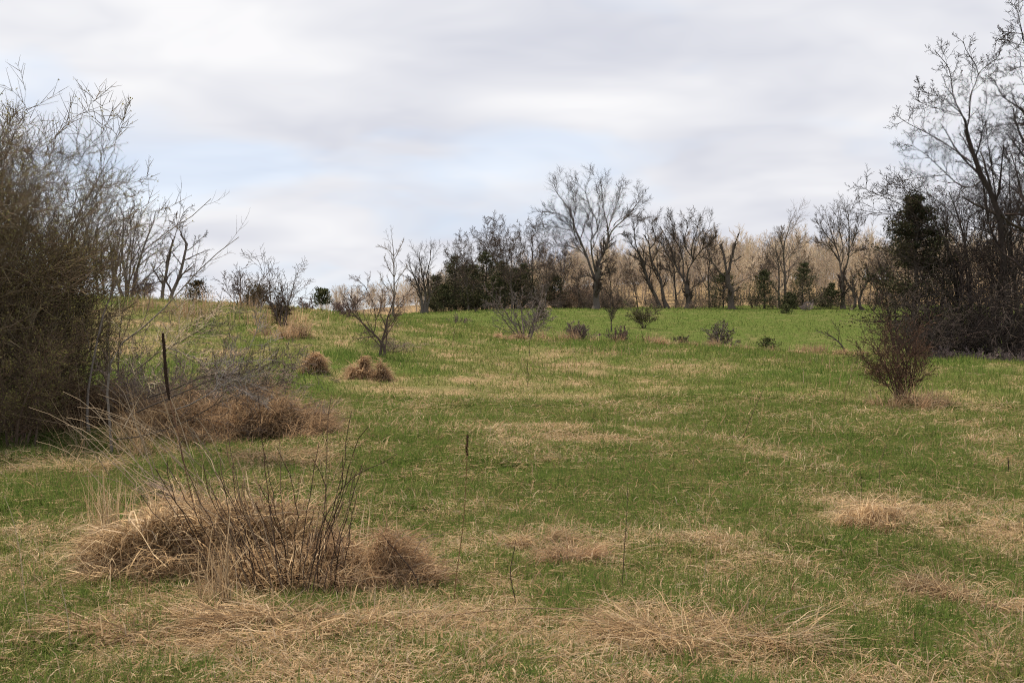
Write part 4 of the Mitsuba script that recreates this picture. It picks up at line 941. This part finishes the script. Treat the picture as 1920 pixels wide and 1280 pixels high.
for pl, dep in canes:
    pl = [(x + rng.normal(0, 3), y) for x, y in pl]
    tw += list(line_thing(numbered(key + '__cane'), pl, d0 + rng.uniform(-.05, .35), .0034, .0021, np.array([(.085, .058, .043), (.12, .085, .06), (.26, .19, .12)][rng.choice(3, p=[.5, .3, .2])]) * rng.uniform(.6, 1.5), rng, dict(k=3, t0=.35, t1=.98, ang=32, ratio=.20, n=3, wob=.14, trop=.1), depth=dep * .8, wob=1.6, n=12))
V, F, C = merge([tubes(a, b, 3, (.10, .07, .055)) for a, b in tw])
put(key + '__twigs', V, F, C); stuff(key + '__twigs')

key = thing('mullein_stalk', 'tall dark dead seed spike standing behind the cane clump', 'dead stalk')
mp = [(392, 1095), (372, 985), (345, 870), (331, 800), (316, 740), (310, 690), (305, 626)]
dm = 7.6
list(line_thing(key + '__stem', mp, dm, .0036, .0034, (.17, .10, .065), rng, n=14))
ln = smoothline(np.array([at(x, y, dm) for x, y in mp]), 90)[66:]
q = np.repeat(ln, 34, 0)
fat = np.repeat(np.interp(np.linspace(0, 1, len(ln)), [0, .12, .5, .9, 1], [.004, .011, .012, .011, .007]), 34)
q = q + unit(rng.normal(size=q.shape)) * (fat * rng.uniform(.4, 1.15, len(q)))[:, None]
V, F, C = merge([chips(q, .006, rng, mixcol(rng, len(q), [(.045, .030, .022), (.07, .048, .034), (.03, .022, .018)])),
                 tubes(ln[None], np.interp(np.linspace(0, 1, len(ln)), [0, .12, .9, 1], [.006, .009, .009, .004])[None], 6, (.04, .028, .022))])
put(key + '__seed_head', V, F, C)

key = thing('seed_stalk', 'slender rusty stalk with a brown seed head, alone at the middle of the foreground', 'dead stalk')
sp = [(851, 1135), (858, 1060), (868, 985), (874, 905), (876, 860), (876, 818)]
ds = float(ground(851, 1135)[1])
list(line_thing(key + '__stem', sp, ds, .0026, .0019, (.20, .115, .065), rng, dict(k=4, t0=.3, t1=.75, ang=60, ratio=.06, n=2), n=12))
ln = smoothline(np.array([at(x, y, ds) for x, y in [(876.5, 852), (875, 840), (876, 828), (876, 816)]]), 16)
q = np.repeat(ln, 26, 0)
q = q + unit(rng.normal(size=q.shape)) * (rng.uniform(.2, 1, len(q)) * .0095)[:, None]
put(key + '__seed_head', *chips(q, .005, rng, mixcol(rng, len(q), [(.10, .06, .035), (.14, .085, .05), (.06, .04, .026)])))

DARKST, PALEST = (.075, .055, .042), (.45, .37, .25)
for lab, pl, r0, r1, col, dep, foot in [
    ('dark bent stalk leaning left at the right end of the big heap', [(791, 1110), (772, 1068), (745, 1035), (722, 1008)], .0045, .003, DARKST, .1, True),
    ('thin dark crooked twig standing upright right of the seed stalk', [(969, 1140), (962, 1105), (957, 1065), (964, 1030), (967, 1012)], .0034, .0018, DARKST, 0, True),
    ('tall thin dark twig standing right of the small tan tussock', [(1167, 1108), (1170, 1040), (1174, 980), (1177, 905)], .0030, .0014, DARKST, 0, True),
    ('long thin brown stem lying across the turf below the crooked twig', [(775, 1170), (850, 1152), (920, 1143), (1000, 1139), (1118, 1141)], .0038, .0016, (.24, .17, .11), .05, False),
    ('dark straight weed stem leaning right in the middle of the right meadow', [(1390, 828), (1404, 792), (1420, 755), (1440, 712)], .0052, .0022, DARKST, 0, True),
    ('short dark weed stem leaning right, left of the longer one', [(1308, 822), (1320, 803), (1336, 782)], .0042, .002, DARKST, 0, True),
    ('thin curved stem with a pale foot above the bright tussock', [(1652, 915), (1649, 880), (1662, 835), (1690, 795)], .0034, .0015, (.12, .09, .065), 0, True),
    ('thin upright dark stem left of the bright tussock', [(1615, 945), (1615, 905), (1613, 880)], .003, .0015, DARKST, 0, True),
    ('short thick dark stub at the right edge above the lush grass', [(1890, 890), (1891, 872), (1890, 856)], .007, .005, (.06, .045, .035), 0, True),
    ('thin dark stem in the dead grass just left of the brown shrub', [(1582, 760), (1590, 720), (1604, 690)], .006, .003, (.14, .085, .06), 0, True),
    ('pale thin stalk at the bottom of the left lush patch', [(133, 1215), (124, 1140), (113, 1093)], .0032, .0018, PALEST, 0, True),
    ('tall pale stalk near the left edge of the foreground', [(62, 1185), (40, 1060), (22, 965), (8, 930)], .0026, .0014, PALEST, 0, True),
    ('pale stalk between the two others in the left foreground', [(76, 1180), (68, 1100), (62, 1050)], .0026, .0014, (.36, .26, .14), 0, True),
    ('long dark fallen stem lying across the left lush grass into the heap', [(-20, 1032), (90, 1057), (200, 1085), (300, 1100)], .0045, .0028, (.13, .105, .085), -.1, False),
    ('thin upright weed in mid meadow, left of the grey shrub', [(849, 657), (850, 635), (852, 618)], .010, .005, DARKST, 0, True),
    ('thin upright weed in mid meadow, right below the grey shrub', [(994, 670), (992, 655), (993, 640)], .010, .005, DARKST, 0, True),
    ('dark upright weed by the low dark purplish shrub', [(1206, 642), (1204, 625), (1199, 612)], .012, .006, DARKST, 0, True),
    ('thin dark stem upright in the middle of the meadow', [(989, 725), (990, 700), (988, 675)], .007, .003, DARKST, 0, True),
    ('reddish short stem in the lower right foreground', [(1478, 1120), (1486, 1100), (1488, 1086)], .003, .0015, (.2, .09, .06), 0, True),
    ('pale thin stalk upright in the right foreground', [(1318, 1110), (1323, 1060), (1327, 1025)], .0026, .0013, PALEST, 0, True)]:
    key = thing('weed_stalk', lab, 'dead stalk')
    d = float(ground(*pl[0])[1]) if pl[0][1] < 1260 else 5.8
    gen = list(line_thing(key + '__stem', pl, d, r0, r1, col, rng, dict(k=3, t0=.35, t1=.98, ang=34, ratio=.16, n=2, wob=.1, trop=.08), depth=dep, foot=foot, rmin=r1 * .6))
    for a, b in gen:
        put(numbered(key + '__side_twig'), *tubes(a, b, 3, col))

# fallen dead branches on the heap at the left
BR = [dict(k=10, t0=.2, ang=36, ratio=.42, n=5, wob=.14, trop=.04), dict(k=8, t0=.1, ang=38, ratio=.5, n=3, wob=.15), dict(k=5, t0=.1, ang=40, ratio=.55, n=2, wob=.15)]
for lab, pl, d, r0, r1, col, sd in [
    ('dark fallen branch lying right from the foot of the seed spike, lower one', [(270, 745), (340, 728), (410, 700), (470, 682), (530, 668)], 13.8, .022, .006, (.075, .062, .055), 501),
    ('dark fallen branch reaching furthest right over the heap', [(262, 770), (340, 742), (420, 712), (500, 690), (560, 690)], 13.5, .020, .005, (.085, .07, .062), 502),
    ('fallen branch slanting up right behind the seed spike', [(240, 700), (290, 668), (350, 635), (400, 612), (452, 590)], 14.2, .016, .004, (.10, .085, .075), 503),
    ('grey fallen branch with fine upturned twigs at the right end of the heap', [(330, 770), (395, 735), (440, 690), (470, 640), (488, 600)], 13.4, .016, .004, (.19, .17, .16), 504),
    ('pale leaning dead stem crossing before the thicket', [(232, 800), (268, 720), (300, 660), (330, 620), (372, 578)], 13.2, .010, .004, (.36, .30, .22), 505),
    ('grey fallen branch sloping down right across the heap', [(300, 640), (360, 668), (410, 700), (450, 735), (480, 765)], 13.6, .013, .004, (.22, .20, .185), 506),
    ('dark low branch along the top of the long heap', [(210, 820), (300, 800), (380, 768), (450, 745), (510, 730)], 13.9, .016, .005, (.07, .058, .05), 507)]:
    r_ = np.random.default_rng(sd)
    key = thing('fallen_branch', lab, 'branch')
    w = np.array([at(x, y, d + .5 * t * r_.uniform(-1, 1)) for (x, y), t in zip(pl, np.linspace(0, 1, len(pl)))])
    w[:, 2] = np.maximum(w[:, 2], H(w[:, 0], w[:, 1]) + .05)
    ln = smoothline(w, 10) + np.cumsum(r_.normal(size=(10, 3)), 0) * .022; rd = np.linspace(r0 * .45, r1 * .5, 10)
    put(key + '__bough', *tubes(ln[None], rd[None], 6, col), smooth=True)
    V, F, C = merge([tubes(a, b, 3, np.array(col) * 1.15, r_) for a, b in shoots(r_, .0028, ln[None], rd[None], BR)])
    put(key + '__twigs', V, F, C); stuff(key + '__twigs')

BRM = [dict(k=8, t0=.15, ang=40, ratio=.46, n=4, wob=.15, trop=.0), dict(k=7, t0=.1, ang=42, ratio=.52, n=3, wob=.15, trop=.0), dict(k=4, t0=.1, ang=40, ratio=.55, n=1)]
GREY_BRAMBLES = [prototype(lambda q=q: shrub('low_bramble', '', np.zeros(3), 1.3, 2.0, 521 + q, stems=13, col=(.19, .155, .13), twig=(.21, .17, .14), rmin=.0042, r0=.010, arch=.10, levels=BRM), f'grey_bramble_kind_{q}') for q in range(2)]
for px, py, h, w, sd, lab in [(300, 815, 1.55, 2.1, 521, 'grey tan bramble tangle between the thicket and the seed spike'), (395, 800, 1.5, 2.3, 522, 'grey tan bramble tangle over the middle of the long brown heap'),
                              (480, 795, 1.35, 1.9, 523, 'grey bramble tangle at the right end of the long brown heap'), (205, 790, 1.35, 1.9, 524, 'brown bramble tangle right at the foot of the thicket'), (560, 815, .7, 1.4, 525, 'low last brambles trailing off the right end of the long heap'), (738, 662, .62, 1.6, 526, 'pale grey brush lying at the foot of the small leaning V stemmed tree')]:
    plant('bramble', lab, 'shrub', GREY_BRAMBLES[sd % 2], ground(px, py), turn=sd * 47, scale=[w / 2.0, w / 2.0, h / 1.3])

# long dead stems lying in a bundle from the left into the big heap
r_ = np.random.default_rng(510)
key = thing('stem_bundle', 'bundle of long greyish dead stems sloping down into the big heap from behind', 'dead stems')
for i in range(34):
    o = r_.normal(0, 1, 2)
    x0 = r_.uniform(100, 260)
    pl = [(x0, 835 + (x0 - 100) * .28 + o[0] * 14), (280 + o[1] * 12, 905 + o[0] * 14), (370 + o[1] * 14, 950 + o[0] * 13), (450 + o[1] * 30, 1000 + o[0] * 16)]
    d = [float(ground(*pl[0])[1]) - .1, float(ground(*pl[1])[1]) - .3, 9.0, 7.7]
    w = np.array([at(x, y, dd + .12 * o[1]) for (x, y), dd in zip(pl, d)])
    w[:, 2] = np.maximum(w[:, 2], H(w[:, 0], w[:, 1]) + .03)
    ln = smoothline(w, 8)
    put(numbered(key + '__stem'), *tubes(ln[None], np.linspace(.0032, .0014, 8)[None], 4, np.array((.17, .13, .11)) * r_.uniform(.6, 1.5)))

r_ = np.random.default_rng(515)
key = thing('stem_bundle', 'loose row of long thin pale stems leaning left before the thicket', 'dead stems')
for i in range(34):
    bx, by = r_.uniform(200, 430), r_.uniform(860, 960)
    b = ground(bx, by)
    l = r_.uniform(.7, 1.7); e = np.radians(r_.uniform(28, 75)); a = np.radians(r_.normal(178, 24))
    dv = np.array([np.cos(a) * np.cos(e), np.sin(a) * np.cos(e), np.sin(e)])
    ln = np.array([b + dv * l * t + np.array([0, 0, -.22 * l * t ** 3]) for t in np.linspace(0, 1, 7)]) + np.cumsum(r_.normal(size=(7, 3)), 0) * .008
    put(numbered(key + '__stem'), *tubes(ln[None], np.linspace(.0042, .0022, 7)[None], 4, np.array((.34, .27, .19)) * r_.uniform(.55, 1.35)))

# brown leaves of last year under the thicket
r_ = np.random.default_rng(520)
n = 9000
x, y = r_.normal(stand(20, 15)[0], 1.9, n), r_.normal(15.6, 1.3, n)
put('leaf_litter', *chips(np.stack([x, y, H(x, y) + r_.uniform(.01, .06, n)], 1), .028, r_, mixcol(r_, n, [(.14, .085, .05), (.20, .125, .07), (.10, .065, .042), (.26, .18, .11)]), flat=.35))
stuff('leaf_litter', 'brown fallen leaves littering the ground under the huge thicket', 'leaves')
